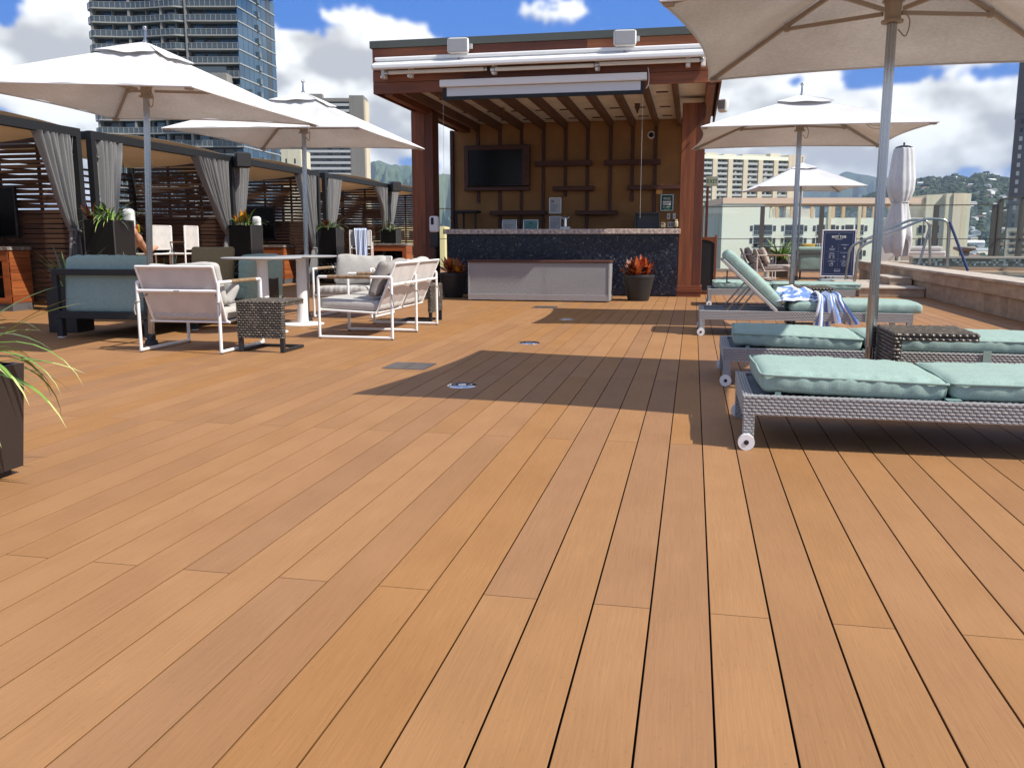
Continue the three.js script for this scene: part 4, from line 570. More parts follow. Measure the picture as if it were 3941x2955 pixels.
/* ================= terrace furniture ================= */
/* ---------- parasols ---------- */
function parasol(label, x, z, { half = 1.07, hc = 2.0, ha = 2.47, turn = 0, lean = [0, 0], straps = null, drop = false, seed = 1, wrinkle = false } = {}) {
  const t = thing('parasol', label, 'parasol', [x, 0, z], turn); t.rotation.order = 'YXZ'; t.rotation.x = lean[0]; t.rotation.z = lean[1];
  const D = ha - hc, R = rng(seed), corners = [[-1, -1], [1, -1], [1, 1], [-1, 1]].map(([a, b]) => [a * half, b * half]);
  const hgt = r => ha - D * Math.pow(r, 1.08);
  const pan = (A, B, r0, dy, sc) => sheet((u, v) => { const r = lerp(r0, 1, v), s = u * 2 - 1, k = 1 - s * s; const ex = lerp(A[0], B[0], u), ez = lerp(A[1], B[1], u), inw = 1 - 0.065 * k * Math.pow(r, 1.5); const fold = wrinkle ? 0.006 * Math.sin(u * 23 + v * 9) * k : 0; return [ex * r * inw * sc, hgt(r * sc) + dy - 0.055 * k * Math.sin(Math.PI * r) * sc + 0.012 * k * r + fold, ez * r * inw * sc]; }, 24, 16, 0.002);
  const c = part(t, 'canopy', merge(corners.map((A, i) => pan(corners[(i + 1) % 4], A, 0.0, 0, 1))), MT.canopy);
  const ruf = a => 0.007 * Math.sin(a * 11 + seed) + 0.008 * Math.sin(a * 4.3 + seed * 2);
  part(c, 'vent_cap', merge(corners.map((A, i) => { const B = corners[(i + 1) % 4]; return sheet((u, v) => { const r = 0.26 * v, s = u * 2 - 1, k = 1 - s * s; return [lerp(B[0], A[0], u) * r * (1 - 0.1 * k), hgt(r) + 0.034 - 0.008 * v - 0.006 * k * v + ruf(u + i) * v * 0.7, lerp(B[1], A[1], u) * r * (1 - 0.1 * k)]; }, 20, 6, 0.002); })), MT.canopy);
  part(c, 'hem', merge(corners.map((A, i) => { const B = corners[(i + 1) % 4], pts = []; for (let j = 0; j <= 16; j++) { const u = j / 16, k = 1 - (2 * u - 1) ** 2, inw = 1 - 0.065 * k; pts.push([lerp(A[0], B[0], u) * inw, hc + 0.012 * k - 0.004, lerp(A[1], B[1], u) * inw]); } return tube(pts, 0.006, 24, 6); })), MT.canopy);
  part(t, 'pole', [cyl(0.022, 0.022, ha - 0.25, 0, 0.02, 0, 24), ...[...Array(8).keys()].map(i => { const a = i * Math.PI / 4; return cyl(0.0062, 0.0062, ha - 0.3, Math.cos(a) * 0.0205, 0.03, Math.sin(a) * 0.0205, 8); })], MT.alu);
  part(t, 'sleeve', [cyl(0.030, 0.030, 0.30, 0, 0.30, 0, 24)], MT.alu); part(t, 'deck_socket', [cyl(0.06, 0.05, 0.04, 0, 0, 0, 24), cyl(0.036, 0.036, 0.08, 0, 0.02, 0, 20)], MT.blackMetal);
  const hy = hc + 0.12; const hub = part(t, 'hub', [cyl(0.042, 0.046, 0.10, 0, hy - 0.05, 0, 20), cyl(0.058, 0.058, 0.012, 0, hy - 0.06, 0, 20), cyl(0.06, 0.05, 0.02, 0, hy + 0.05, 0, 20)], MT.beigePole); part(hub, 'cord', tube([[0.05, hy, 0.02], [0.085, hy - 0.06, 0.03], [0.07, hy - 0.14, 0.03], [0.03, hy - 0.10, 0.02]], 0.004, 20, 6), MT.beigePole);
  for (const [cx, cz] of corners) {
    const a = [cx * 0.03, ha - 0.05, cz * 0.03], b = [cx * 0.985, hc - 0.012, cz * 0.985], m = [cx * 0.52, hgt(0.52) - 0.028, cz * 0.52];
    part(t, 'rib', [beam(a, m, 0.018, 0.024), beam(m, b, 0.018, 0.024), rb(0.05, 0.02, 0.05, 0.008, cx * 0.965, hc - 0.012, cz * 0.965)], MT.beigePole);
    part(t, 'strut', [beam([cx * 0.045, hy, cz * 0.045], [m[0], m[1] - 0.02, m[2]], 0.016, 0.022), rb(0.035, 0.05, 0.035, 0.006, m[0], m[1] - 0.012, m[2])], MT.beigePole);
  }
  part(t, 'finial', [cyl(0.012, 0.008, 0.11, 0, ha + 0.02, 0, 12), (() => { const g = new THREE.SphereGeometry(0.018, 12, 8); g.translate(0, ha + 0.145, 0); return g; })(), cyl(0.03, 0.012, 0.03, 0, ha + 0.02, 0, 12)], MT.alu);
  if (straps) for (const k of [0, 1]) { const [sx, sz] = straps, o = k * 0.11 - 0.05; part(t, 'tie_strap', sheet((u, v) => { const r = lerp(0.62, drop ? 1.0 : 0.97, v), e = drop && v > 0.85 ? (v - 0.85) * 1.2 : 0; const px = sx * half * r + sz * o + (sx ? 0 : o), pz = sz * half * r + (sx ? o + 0.3 : 0); return [px + (u - 0.5) * 0.028 * (sx ? 0 : 1), hgt(r) + 0.014 - e + 0.02 * Math.sin(v * 7 + k), pz + (u - 0.5) * 0.028 * (sx ? 1 : 0)]; }, 1, 16, 0.002), MT.greyCush); }
  return t;
}
parasol('large white parasol overhead at the top right, seen from below', 1.03, -5.36, { turn: -0.12, half: 1.1, hc: 2.03, ha: 2.50, seed: 3 });
parasol('white parasol with a folded strap, middle right behind the reclined lounger', 1.08, -10.1, { turn: 0.04, half: 1.09, hc: 2.0, ha: 2.40, straps: [0.72, 0.0], seed: 5 });
parasol('small white parasol farthest away on the right, in front of the beige hotel', 2.27, -20.4, { turn: 0.10, half: 1.10, hc: 2.0, ha: 2.52, straps: [1, 0], drop: true, seed: 7 });
parasol('big white parasol at the left in front of the balcony tower', -4.65, -6.82, { hc: 2.03, ha: 2.50, lean: [0, -0.052], seed: 9, wrinkle: true });
parasol('white parasol over the round tables, behind the big left one', -4.27, -9.2, { half: 1.05, hc: 2.0, ha: 2.46, lean: [0, -0.02], straps: null, seed: 11, wrinkle: true });
{ // closed parasol
  const t = thing('closed_parasol', 'furled white parasol tied in the middle beside the hot tub', 'parasol', [4.58, 0, -21.6]);
  part(t, 'pole', cyl(0.028, 0.028, 3.0, 0, 0, 0), MT.alu);
  const pf = [[0.10, 2.97], [0.19, 2.93], [0.215, 2.75], [0.235, 2.50], [0.265, 2.22], [0.255, 2.0], [0.21, 1.84], [0.165, 1.74], [0.175, 1.64], [0.205, 1.45], [0.235, 1.2], [0.25, 0.98], [0.25, 0.75], [0.20, 0.56]];
  part(t, 'canopy', sheet((u, v) => { const k = v * (pf.length - 1), i = Math.min(pf.length - 2, Math.floor(k)), f = k - i, r0 = lerp(pf[i][0], pf[i + 1][0], f), y = lerp(pf[i][1], pf[i + 1][1], f), a = u * Math.PI * 2; const fold = 1 + (0.05 + 0.26 * sstep(0.5, 1, v)) * Math.sin(a * 4 + 1 + v) + 0.05 * Math.sin(a * 11 + v * 5); return [Math.cos(a) * r0 * 1.04 * fold, y + 0.04 * Math.sin(a * 3) * v + (v > 0.8 ? 0.35 * (v - 0.8) / 0.2 * Math.max(0, Math.sin(a * 2 + 0.4)) : 0), Math.sin(a) * r0 * 1.04 * fold]; }, 90, 60, 0.003), MT.canopy);
  part(t, 'cap', [cyl(0.19, 0.10, 0.035, 0, 2.955, 0, 24), cyl(0.02, 0.02, 0.08, 0, 2.98, 0)], MT.blackMetal); part(t, 'tie', tube([...Array(24).keys()].map(i => { const a = i / 24 * Math.PI * 2; return [Math.cos(a) * 0.18, 1.74, Math.sin(a) * 0.18]; }), 0.012, 48, 6, true), MT.greyCush);
}

/* ---------- sun loungers: head end at x = 0, near side at z = 0 ---------- */
const LOUNGE_L = 1.93, LOUNGE_W = 0.74;
function cushion(w, h, d, seed, puff = 0.022, m = MT.teal) {
  const R = rng(seed), ph = R() * 9, g = soft(w, h, d, h * 0.42, 40, 8, 26, (x, y, z) => {
    const u = 2 * x / w, q = 2 * z / d, e = Math.max(0, 1 - u * u) * Math.max(0, 1 - q * q), top = y > 0 ? 1 : -0.25;
    const side = Math.sin(x * 37 + ph + 2 * Math.sin(x * 6 + ph)) * 0.0026 * Math.abs(q) ** 4 + Math.sin(x * 83 + ph * 2 + 3 * Math.sin(x * 9)) * 0.0026 * Math.abs(q) ** 3;
    const pinchC = 1 - 0.035 * Math.pow(Math.abs(u * q), 3);
    return [x * (1 - 0.018 * q * q * Math.abs(u)), y + top * (puff * Math.sqrt(e) + 0.016 * (fbm(x * 4 + ph, z * 5, 3, seed) - 0.5) * Math.sqrt(e)) + side * 0.8, z * pinchC + side * Math.sign(z)];
  });
  return g;
}
function piping(w, h, d, y) { const r = h * 0.36, pts = []; const cx = w / 2 - 0.010, cz = d / 2 - 0.010; for (const [a, b] of [[-1, -1], [0, -1], [1, -1], [1, 0], [1, 1], [0, 1], [-1, 1], [-1, 0]]) pts.push([a * cx, y, b * cz]); return tube(pts, 0.0060, 120, 6, true, 0.1); }
function lounger(label, x, z, { flat = true, seed = 1, stray = 0 } = {}) {
  const t = thing('sun_lounger', label, 'sun lounger', [x, 0, z], 0, 'woven sun loungers on the right'), L = LOUNGE_L, W = LOUNGE_W, RT = 0.24, RH = 0.086;
  part(t, 'rail_core', [box2(0.004, L - 0.004, RT - RH + 0.003, RT - 0.003, -0.044, -0.006), box2(0.004, L - 0.004, RT - RH + 0.003, RT - 0.003, -W + 0.006, -W + 0.044), box2(0.006, 0.044, RT - RH + 0.003, RT - 0.003, -W + 0.045, -0.045), box2(L - 0.044, L - 0.006, RT - RH + 0.003, RT - 0.003, -W + 0.045, -0.045)], MT.wickerSilverBack);
  const long = weave(L, RH, 0.027, 0.0135, 0.0045, seed), top = weave(L, 0.05, 0.027, 0.0125, 0.004, seed + 1), end = weave(W, RH, 0.027, 0.0135, 0.0045, seed + 2), et = weave(W - 0.1, 0.05, 0.027, 0.0125, 0.004, seed + 3);
  part(t, 'woven_rail', [place(long, L / 2, RT - RH / 2, -0.004), place(top, L / 2, RT - 0.003, -0.025, -Math.PI / 2), place(long, L / 2, RT - RH / 2, -0.046, 0, Math.PI)], MT.wickerSilver);
  part(t, 'woven_rail', [place(long, L / 2, RT - RH / 2, -W + 0.046), place(top, L / 2, RT - 0.003, -W + 0.025, -Math.PI / 2), place(long, L / 2, RT - RH / 2, -W + 0.004, 0, Math.PI)], MT.wickerSilver);
  part(t, 'woven_rail', [place(end, 0.004, RT - RH / 2, -W / 2, 0, -Math.PI / 2), place(end, 0.046, RT - RH / 2, -W / 2, 0, Math.PI / 2), place(et, 0.025, RT - 0.004, -W / 2, -Math.PI / 2, Math.PI / 2)], MT.wickerSilver);
  part(t, 'woven_rail', [place(end, L - 0.004, RT - RH / 2, -W / 2, 0, Math.PI / 2), place(et, L - 0.025, RT - 0.004, -W / 2, -Math.PI / 2, Math.PI / 2)], MT.wickerSilver);
  part(t, 'sling', [box2(0.05, L - 0.05, RT - 0.022, RT - 0.014, -W + 0.05, -0.05)], MT.loungeSling);
  const lw = weave(0.05, 0.155, 0.025, 0.013, 0.004, seed + 4), leg = (lx, lz, y0) => { const h = RT - RH - y0; part(t, 'leg', [box2(lx - 0.021, lx + 0.021, y0, RT - RH, lz - 0.021, lz + 0.021), ...[[0, 0, 0.0215], [Math.PI, 0, -0.0215]].map(([ry, a, b]) => place(lw, lx, RT - RH - 0.0775, lz + b, 0, ry)), place(lw, lx - 0.0215, RT - RH - 0.0775, lz, 0, -Math.PI / 2), place(lw, lx + 0.0215, RT - RH - 0.0775, lz, 0, Math.PI / 2)].map((g, i) => i ? g.clone().scale(1, 1, 1) : g), MT.wickerSilver); };
  for (const lz of [-0.026, -W + 0.026]) { leg(0.03, lz, 0.03); leg(L - 0.03, lz, 0.0); }
  for (const s of [0, 1]) { const wz = s ? -W + 0.012 : 0.014; const g = new THREE.CylinderGeometry(0.036, 0.036, 0.022, 28); g.rotateX(Math.PI / 2); g.translate(0.022, 0.036, wz); const w = part(t, 'wheel', g, mat([0.80, 0.80, 0.79], 0.45)); const h = new THREE.CylinderGeometry(0.011, 0.011, 0.028, 14); h.rotateX(Math.PI / 2); h.translate(0.022, 0.036, wz); part(w, 'hub', h, MT.blackMetal); }
  if (flat) {
    const c1 = part(t, 'head_cushion', cushion(0.79, 0.088, 0.66, seed + 10, 0.018), MT.teal); c1.position.set(0.46, RT + 0.035 + 0.008, -W / 2 - 0.01); c1.rotation.set(0, stray, -0.028); part(c1, 'piping', [piping(0.79, 0.095, 0.66, 0.034)], MT.teal);
    const c2 = part(t, 'seat_cushion', cushion(1.16, 0.084, 0.66, seed + 20, 0.016), MT.teal); c2.position.set(1.44, RT + 0.038, -W / 2 - 0.01); c2.rotation.set(0, -stray * 0.5, 0); part(c2, 'piping', [piping(1.16, 0.09, 0.66, 0.032)], MT.teal);
    part(t, 'tie_tab', [box2(0.14, 0.165, RT - 0.002, RT + 0.012, -0.055, -0.05), box2(0.84, 0.90, RT, RT + 0.006, -0.10, -0.03)], MT.tealDeep);
  } else {
    const a = 0.755, bl = 0.705, piv = [0.72, RT + 0.0]; const bg = part(t, 'backrest', [-0.03, -W + 0.03].map(zz => rb(bl, 0.03, 0.03, 0.006, -bl / 2, 0, zz)).concat([rb(0.03, 0.03, W - 0.06, 0.006, -bl + 0.015, 0, -W / 2), box2(-bl + 0.02, 0, -0.004, 0.004, -W + 0.04, -0.04)]), mat([0.42, 0.41, 0.40], 0.5)); bg.position.set(piv[0], piv[1], 0); bg.rotation.z = -a;
    const c1 = part(t, 'head_cushion', cushion(0.74, 0.09, 0.64, seed + 10), MT.teal); c1.position.set(piv[0] - Math.cos(a) * 0.37 + Math.sin(a) * 0.065, piv[1] + Math.sin(a) * 0.37 + Math.cos(a) * 0.065, -W / 2); c1.rotation.z = -a;
    const sup = [piv[0] - Math.cos(a) * 0.36, piv[1] + Math.sin(a) * 0.36]; for (const zz of [-0.05, -W + 0.05]) { part(t, 'support_strut', [beam([sup[0], sup[1], zz], [0.24, RT - 0.02, zz], 0.022, 0.014)], MT.alu); part(t, 'support_strut', [beam([sup[0] + 0.06, sup[1] - 0.06, zz - 0.03], [0.36, RT - 0.02, zz - 0.03], 0.022, 0.014)], MT.alu); }
    const c2 = part(t, 'seat_cushion', cushion(1.2, 0.09, 0.66, seed + 20), MT.teal); c2.position.set(1.43, RT + 0.04, -W / 2 - 0.005);
    part(t, 'hanging_strap', [rb(0.012, 0.12, 0.035, 0.005, piv[0] - Math.cos(a) * 0.62 - 0.02, piv[1] + Math.sin(a) * 0.62 - 0.10, -0.02), rb(0.03, 0.012, 0.035, 0.004, piv[0] - Math.cos(a) * 0.62 - 0.005, piv[1] + Math.sin(a) * 0.62 - 0.155, -0.02)], MT.blackMetal);
  }
  part(t, 'fastening_strap', [box2(L - 0.42, L - 0.375, RT - RH - 0.004, RT + 0.02, 0.0025, 0.006)], MT.teal);
  return t;
}
lounger('nearest woven sun lounger with pale teal cushions, cut by the right edge', 0.235, -3.89, { seed: 1, stray: 0.02 });
lounger('second nearest woven sun lounger with teal cushions, behind the parasol pole and dark side table', 0.205, -5.61, { seed: 31, stray: -0.03 });
lounger('woven sun lounger with its backrest raised and a striped towel on it', 0.075, -8.56, { flat: false, seed: 61 });
lounger('farthest woven sun lounger with shaded teal cushions, nearest the bar post', 0.215, -12.35, { seed: 91, stray: 0.0 });
// striped towels
const towelTex = tex(256, (u, v) => { const s = (v * 8) % 1; const n = vnoise(u * 64, v * 64, 7, 64, 64) * 0.06; return s < 0.5 ? [0.44 + n, 0.56 + n, 0.78 + n] : [0.92 + n, 0.94 + n, 0.97]; }, 1), towelMat = mat([0.85, 0.86, 0.9], 0.97, { map: towelTex, side: THREE.DoubleSide });
const towelMat2 = mat([0.85, 0.86, 0.9], 0.97, { map: (() => { const t = towelTex.clone(); t.rotation = Math.PI / 2; t.needsUpdate = true; return t; })(), side: THREE.DoubleSide });
{
  const t = thing('striped_towel', 'crumpled blue and white striped towel draped over the reclined lounger', 'towel', [0.98, 0.30, -8.62]);
  // a crumpled heap on the seat that runs into an end hanging over the near rail
  const heap = sheet((u, v) => { const x = lerp(-0.24, 0.34, u) + 0.03 * Math.sin(v * 9), z = lerp(-0.40, 0.0, v) + 0.04 * Math.sin(u * 8), e = Math.pow(Math.sin(Math.PI * clamp(u, 0.02, 0.98)), 0.6) * Math.pow(Math.sin(Math.PI * clamp(v, 0.02, 0.98)), 0.6); const q = x * 1.0 + z * 1.3, r1 = Math.pow(1 - Math.abs(2 * fbm(q * 9 + 2, (x - z) * 3.0, 2, 71) - 1), 2), r2 = Math.pow(1 - Math.abs(2 * fbm(q * 4 + 9, (z - x) * 8 + 5, 3, 73) - 1), 2); return [x + 0.025 * r2 * Math.sin(u * 23), 0.02 + e * (0.03 + 0.09 * r1 + 0.07 * r2) * (1.15 - 0.5 * u), z]; }, 70, 50, 0.006);
  const fall = sheet((u, v) => { const top = v < 0.3, k = clamp((v - 0.3) / 0.7), xx = lerp(0.13, 0.34, u) + k * (0.02 + (u - 0.35) * 0.20) + 0.06 * Math.min(v, 0.3) / 0.3, f = Math.sin(u * 15 + 0.5 * Math.sin(v * 5)) + 0.5 * Math.sin(u * 31 + v * 3); const z = top ? lerp(-0.20, 0.02, v / 0.3) : 0.022 + 0.020 * Math.sin(k * 2) + (0.016 + 0.022 * k) * f, y = top ? 0.06 + 0.022 * f * 0.8 + 0.045 * Math.sin(v / 0.3 * Math.PI * 0.9) : 0.055 - 0.018 * (1 - k) * 0 - k * (0.27 - 0.07 * u + 0.02 * Math.sin(u * 9)); return [xx, y, z]; }, 60, 50, 0.006);
  part(t, 'heap', heap, towelMat); part(t, 'hanging_end', fall, towelMat2);
}

/* ---------- white armchairs: local front towards -z, back towards +z ---------- */
function armchair(label, x, z, ry, group) {
  const t = thing('lounge_armchair', label, 'armchair', [x, 0, z], ry, group), W = 0.745, D = 0.74, r = 0.0135, hw = W / 2 - r, hd = D / 2 - r, AH = 0.575;
  for (const s of [-1, 1]) { part(t, 'side_frame', [pipe([[s * hw, r + 0.006, -hd], [s * hw, AH, -hd], [s * hw, AH, hd], [s * hw, r + 0.006, hd]], r, 0.02, 12), bar([s * hw, r + 0.006, -hd - r * 0.6], [s * hw, r + 0.006, hd + r * 0.6], r, 12)], MT.white); part(t, 'wooden_armrest', [bar([s * hw, AH, -hd + 0.10], [s * hw, AH, hd - 0.20], r + 0.004, 14)], MT.armWood); for (const q of [-hd, hd]) part(t, 'glide', cyl(0.011, 0.013, 0.007, s * hw, 0, q, 10), MT.blackMetal); }
  part(t, 'cross_bar', [bar([-hw, 0.505, hd], [hw, 0.505, hd], r, 12), bar([-hw, 0.27, -hd], [hw, 0.27, -hd], r, 12)], MT.white); part(t, 'tag', rb(0.05, 0.014, 0.004, 0.001, 0, 0.505, hd + r), MT.grille);
  const bk = v => { const y = lerp(0.25, 0.70, v), z = lerp(hd - 0.16, hd + 0.035, Math.pow(v, 0.9)) + 0.01 * Math.sin(v * 3); return [y, z]; };
  part(t, 'seat_frame', [...[-1, 1].map(s => pipe([[s * (hw - 0.03), 0.27, -hd], [s * (hw - 0.03), 0.245, hd - 0.16], [s * (hw - 0.02), 0.70, hd + 0.035]], 0.011, 0.03, 10)), bar([-hw + 0.02, 0.70, hd + 0.035], [hw - 0.02, 0.70, hd + 0.035], 0.011, 10), bar([-hw, 0.245, hd - 0.16], [hw, 0.245, hd - 0.16], 0.010, 10), ...[-1, 1].map(s => bar([s * hw, 0.505, hd], [s * (hw - 0.026), 0.505, hd - 0.05], 0.009, 8))], MT.white);
  part(t, 'back_sling', sheet((u, v) => { const [y, z] = bk(v); return [lerp(hw - 0.035, -hw + 0.035, u), y + 0.006 * (v > 0.97 ? -1 : 0), z - 0.012 + 0.014 * (1 - (2 * u - 1) ** 2) * Math.sin(Math.PI * v)]; }, 12, 14, 0.003), MT.sling);
  part(t, 'seat_sling', box2(-hw + 0.04, hw - 0.04, 0.252, 0.258, -hd + 0.02, hd - 0.17), MT.sling);
  const sc = part(t, 'seat_cushion', cushion(0.66, 0.095, 0.62, Math.round(x * 97), 0.012), MT.greyCush); sc.position.set(0, 0.315, -0.075); sc.rotation.x = 0.03;
  const bc = part(t, 'back_cushion', soft(0.64, 0.37, 0.14, 0.05, 24, 18, 8, (a, b, c) => { const u = a / 0.32, v = b / 0.185, e = Math.max(0, 1 - u * u * u * u) * Math.max(0, 1 - v * v); return [a * (1 - 0.03 * (1 - v * v)), b + 0.012 * Math.sin(a * 9) * v - 0.012 * (1 - u * u) * Math.max(0, v), c * (0.62 + 0.5 * e) + 0.006 * Math.sin(a * 33 + 2 * Math.sin(b * 20)) * Math.abs(v)]; }), x === -3.035 ? MT.greyCushDark : MT.greyCush); bc.position.set(0, 0.555, hd - 0.155); bc.rotation.x = 0.40;  // one back cushion darker: its shade is put into the grey
  for (const s of [-1, 1]) part(t, 'cushion_tie', [tube([[s * (hw - 0.09), 0.50, hd - 0.10], [s * (hw - 0.03), 0.455, hd - 0.03], [s * (hw + 0.016), 0.42, hd + 0.005], [s * (hw - 0.004), 0.415, hd + 0.018], [s * (hw - 0.016), 0.42, hd - 0.004]], 0.006, 24, 6), tube([[s * (hw + 0.014), 0.42, hd + 0.01], [s * (hw + 0.024), 0.36, hd + 0.02], [s * (hw + 0.012), 0.31, hd + 0.024]], 0.006, 12, 6)], MT.greyCushDark);
  return t;
}
const ARM = 'white armchairs with grey cushions by the round tables';
armchair('white armchair seen from behind, nearest on the left beside the teal daybed', -4.065, -6.70, 0.01, ARM);
armchair('white armchair facing left with a grey cushion coloured dark for shade, nearest of the side by side pair', -3.035, -7.92, Math.PI / 2, ARM);
armchair('white armchair facing left, farther of the side by side pair by the left pot', -3.045, -8.665, Math.PI / 2, ARM);
armchair('white armchair facing the camera behind the round tables with a tall back cushion', -3.985, -9.92, Math.PI - 0.02, ARM);
// pale cushion on the armchair nearest the camera
{ const t = thing('scatter_cushion', 'pale grey scatter cushion peeping past the armchair seen from behind', 'cushion', [-3.83, 0.47, -6.70], -0.6); part(t, 'cover', soft(0.24, 0.20, 0.09, 0.04, 16, 14, 8, (a, b, c) => { const u = a / 0.18, v = b / 0.15; return [a, b, c * (0.45 + 0.65 * Math.sqrt(Math.max(0, 1 - u * u) * Math.max(0, 1 - v * v)))]; }).rotateX(-0.5), MT.greyCush); }

/* ---------- round tables ---------- */
function roundTable(label, x, z) { const t = thing('round_table', label, 'table', [x, 0, z], 0, 'white round pedestal tables'); part(t, 'tabletop', (() => { const g = new THREE.LatheGeometry([[0, 0.723], [0.36, 0.723], [0.385, 0.730], [0.386, 0.737], [0.382, 0.741], [0, 0.742]].map(p => new THREE.Vector2(...p)), 64); return g; })(), mat([0.42, 0.43, 0.44], 0.35)); part(t, 'column', [cyl(0.058, 0.052, 0.70, 0, 0.02, 0, 32), cyl(0.1, 0.1, 0.012, 0, 0.711, 0, 24)], MT.white); part(t, 'base', (() => new THREE.LatheGeometry([[0, 0.024], [0.06, 0.024], [0.21, 0.016], [0.225, 0.010], [0.227, 0], [0, 0]].map(p => new THREE.Vector2(...p)), 56))(), MT.white); return t; }
roundTable('nearer left one of the two overlapping round white tables', -4.148, -7.95); roundTable('farther right one of the two overlapping round white tables', -4.137, -8.80);

/* ---------- dark wicker side tables, C shaped: panel at x = 0, top reaching +x ---------- */
function sideTable(label, x, z, ry, W = 0.42, D = 0.40, H = 0.42) {
  const t = thing('wicker_side_table', label, 'side table', [x, 0, z], ry, 'dark wicker side tables'), th = 0.045, pb = 0.115;
  part(t, 'core', [box2(0.003, th - 0.003, pb + 0.003, H - 0.003, -D / 2 + 0.003, D / 2 - 0.003), box2(th - 0.003, W - 0.003, H - th + 0.003, H - 0.003, -D / 2 + 0.003, D / 2 - 0.003)], MT.wickerDarkBack);
  const wv = (w, h, s) => weave(w, h, 0.034, 0.021, 0.010, s);
  part(t, 'woven_panel', [place(wv(D, H - pb, 1), 0.003, (H + pb) / 2, 0, 0, -Math.PI / 2), place(wv(D, H - pb - th, 2), th - 0.002, (H + pb - th) / 2, 0, 0, Math.PI / 2), place(wv(th, H - pb, 3), th / 2, (H + pb) / 2, D / 2 - 0.003), place(wv(th, H - pb, 4), th / 2, (H + pb) / 2, -D / 2 + 0.003, 0, Math.PI)], MT.wickerDark);
  part(t, 'woven_top', [place(weave(W, D, 0.05, 0.019, 0.008, 5), W / 2, H - 0.003, 0, -Math.PI / 2), place(wv(W, th, 6), W / 2, H - th / 2, D / 2 - 0.003), place(wv(W, th, 7), W / 2, H - th / 2, -D / 2 + 0.003, 0, Math.PI), place(wv(D, th, 8), W - 0.003, H - th / 2, 0, 0, Math.PI / 2)], MT.wickerDark);
  for (const s of [-1, 1]) part(t, 'leg', rb(0.035, pb, 0.035, 0.003, 0.022, pb / 2, s * (D / 2 - 0.02), 1), MT.blackMetal); part(t, 'floor_frame', [rb(W - 0.02, 0.022, 0.03, 0.003, W / 2, 0.015, D / 2 - 0.02, 1), rb(W - 0.02, 0.022, 0.03, 0.003, W / 2, 0.015, -D / 2 + 0.02, 1), rb(0.03, 0.022, D - 0.04, 0.003, W - 0.02, 0.015, 0, 1)], MT.blackMetal);
  return t;
}
sideTable('dark wicker side table on the deck beside the armchair seen from behind', -3.445, -6.515, Math.PI / 2, 0.40, 0.41);
sideTable('dark wicker side table standing over the second nearest lounger by the parasol pole', 1.075, -5.22, 0.0, 0.43, 0.45);
sideTable('dark wicker side table between the towel lounger and the farthest lounger', 1.02, -9.66, 0.05, 0.40, 0.42);
sideTable('dark wicker side table half hidden behind the left facing armchairs', -2.80, -9.42, Math.PI, 0.42, 0.42);

/* ---------- teal daybed on the left ---------- */
{
  const t = thing('teal_daybed', 'teal cushioned daybed in a dark frame, its back turned to the camera', 'daybed', [-5.38, 0, -7.15], 0.035), W = 0.98, L = 1.95, fm = mat([0.016, 0.018, 0.019], 0.6);
  for (const [x, z] of [[-0.45, -0.04], [0.45, -0.04], [-0.45, -L + 0.06], [0.45, -L + 0.06], [0.45, -0.85]]) { part(t, 'leg', rb(0.06, 0.17, 0.06, 0.005, x, 0.095, z, 1), fm); part(t, 'glide', rb(0.055, 0.01, 0.055, 0.002, x, 0.005, z, 1), MT.white); }
  part(t, 'seat_rail', [rb(W, 0.07, 0.05, 0.006, 0, 0.215, -0.03), rb(W, 0.07, 0.05, 0.006, 0, 0.215, -L + 0.03), rb(0.05, 0.07, L - 0.1, 0.006, -W / 2 + 0.025, 0.215, -L / 2), rb(0.05, 0.07, L - 0.1, 0.006, W / 2 - 0.025, 0.215, -L / 2), box2(-W / 2 + 0.05, W / 2 - 0.05, 0.20, 0.215, -L + 0.05, -0.05)], fm);
  part(t, 'back_frame', [rb(0.055, 0.42, 0.05, 0.006, -W / 2 + 0.028, 0.43, -0.03), rb(0.055, 0.42, 0.05, 0.006, W / 2 - 0.028, 0.43, -0.03), rb(W, 0.055, 0.06, 0.006, 0, 0.615, -0.03)], fm);
  const bc = part(t, 'back_cushion', cushion(0.86, 0.15, 0.56, 501, 0.02), MT.teal); bc.rotation.x = Math.PI / 2 - 0.12; bc.position.set(0, 0.49, -0.155); const sc = part(t, 'seat_cushion', cushion(0.92, 0.13, 1.70, 503, 0.02), MT.teal); sc.position.set(0, 0.315, -1.02);
}
{ // second teal seat with its side cushion and a tan pillow
  const t = thing('teal_armchair', 'teal cushioned seat behind the round tables with a thick side cushion', 'armchair', [-5.27, 0, -9.25]), fm = mat([0.016, 0.018, 0.019], 0.6);
  for (const [x, z] of [[-0.42, 0.36], [0.42, 0.36], [-0.42, -0.40], [0.42, -0.40]]) part(t, 'leg', rb(0.055, 0.18, 0.055, 0.005, x, 0.09, z, 1), fm); part(t, 'seat_rail', [rb(0.95, 0.06, 0.86, 0.008, 0, 0.205, -0.02)], fm);
  const sc = part(t, 'seat_cushion', cushion(0.90, 0.16, 0.80, 511, 0.02), MT.teal); sc.position.set(0, 0.325, 0); const s2 = part(t, 'side_cushion', cushion(0.56, 0.19, 0.80, 513, 0.02), MT.teal); s2.rotation.z = Math.PI / 2 - 0.06; s2.position.set(0.42, 0.47, -0.02);
  const p = thing('scatter_cushion', 'tan square cushion propped on the teal seat behind the tables', 'cushion', [-5.30, 0.60, -9.0], 0.15); part(p, 'cover', soft(0.50, 0.48, 0.13, 0.045, 18, 18, 8, (a, b, c) => { const u = a / 0.25, v = b / 0.24; return [a * (1 - 0.04 * (1 - v * v)), b * (1 - 0.04 * (1 - u * u)), c * (0.35 + 0.75 * Math.sqrt(Math.max(0, 1 - u * u) * Math.max(0, 1 - v * v)))]; }).rotateX(-0.2), MT.tan);
}

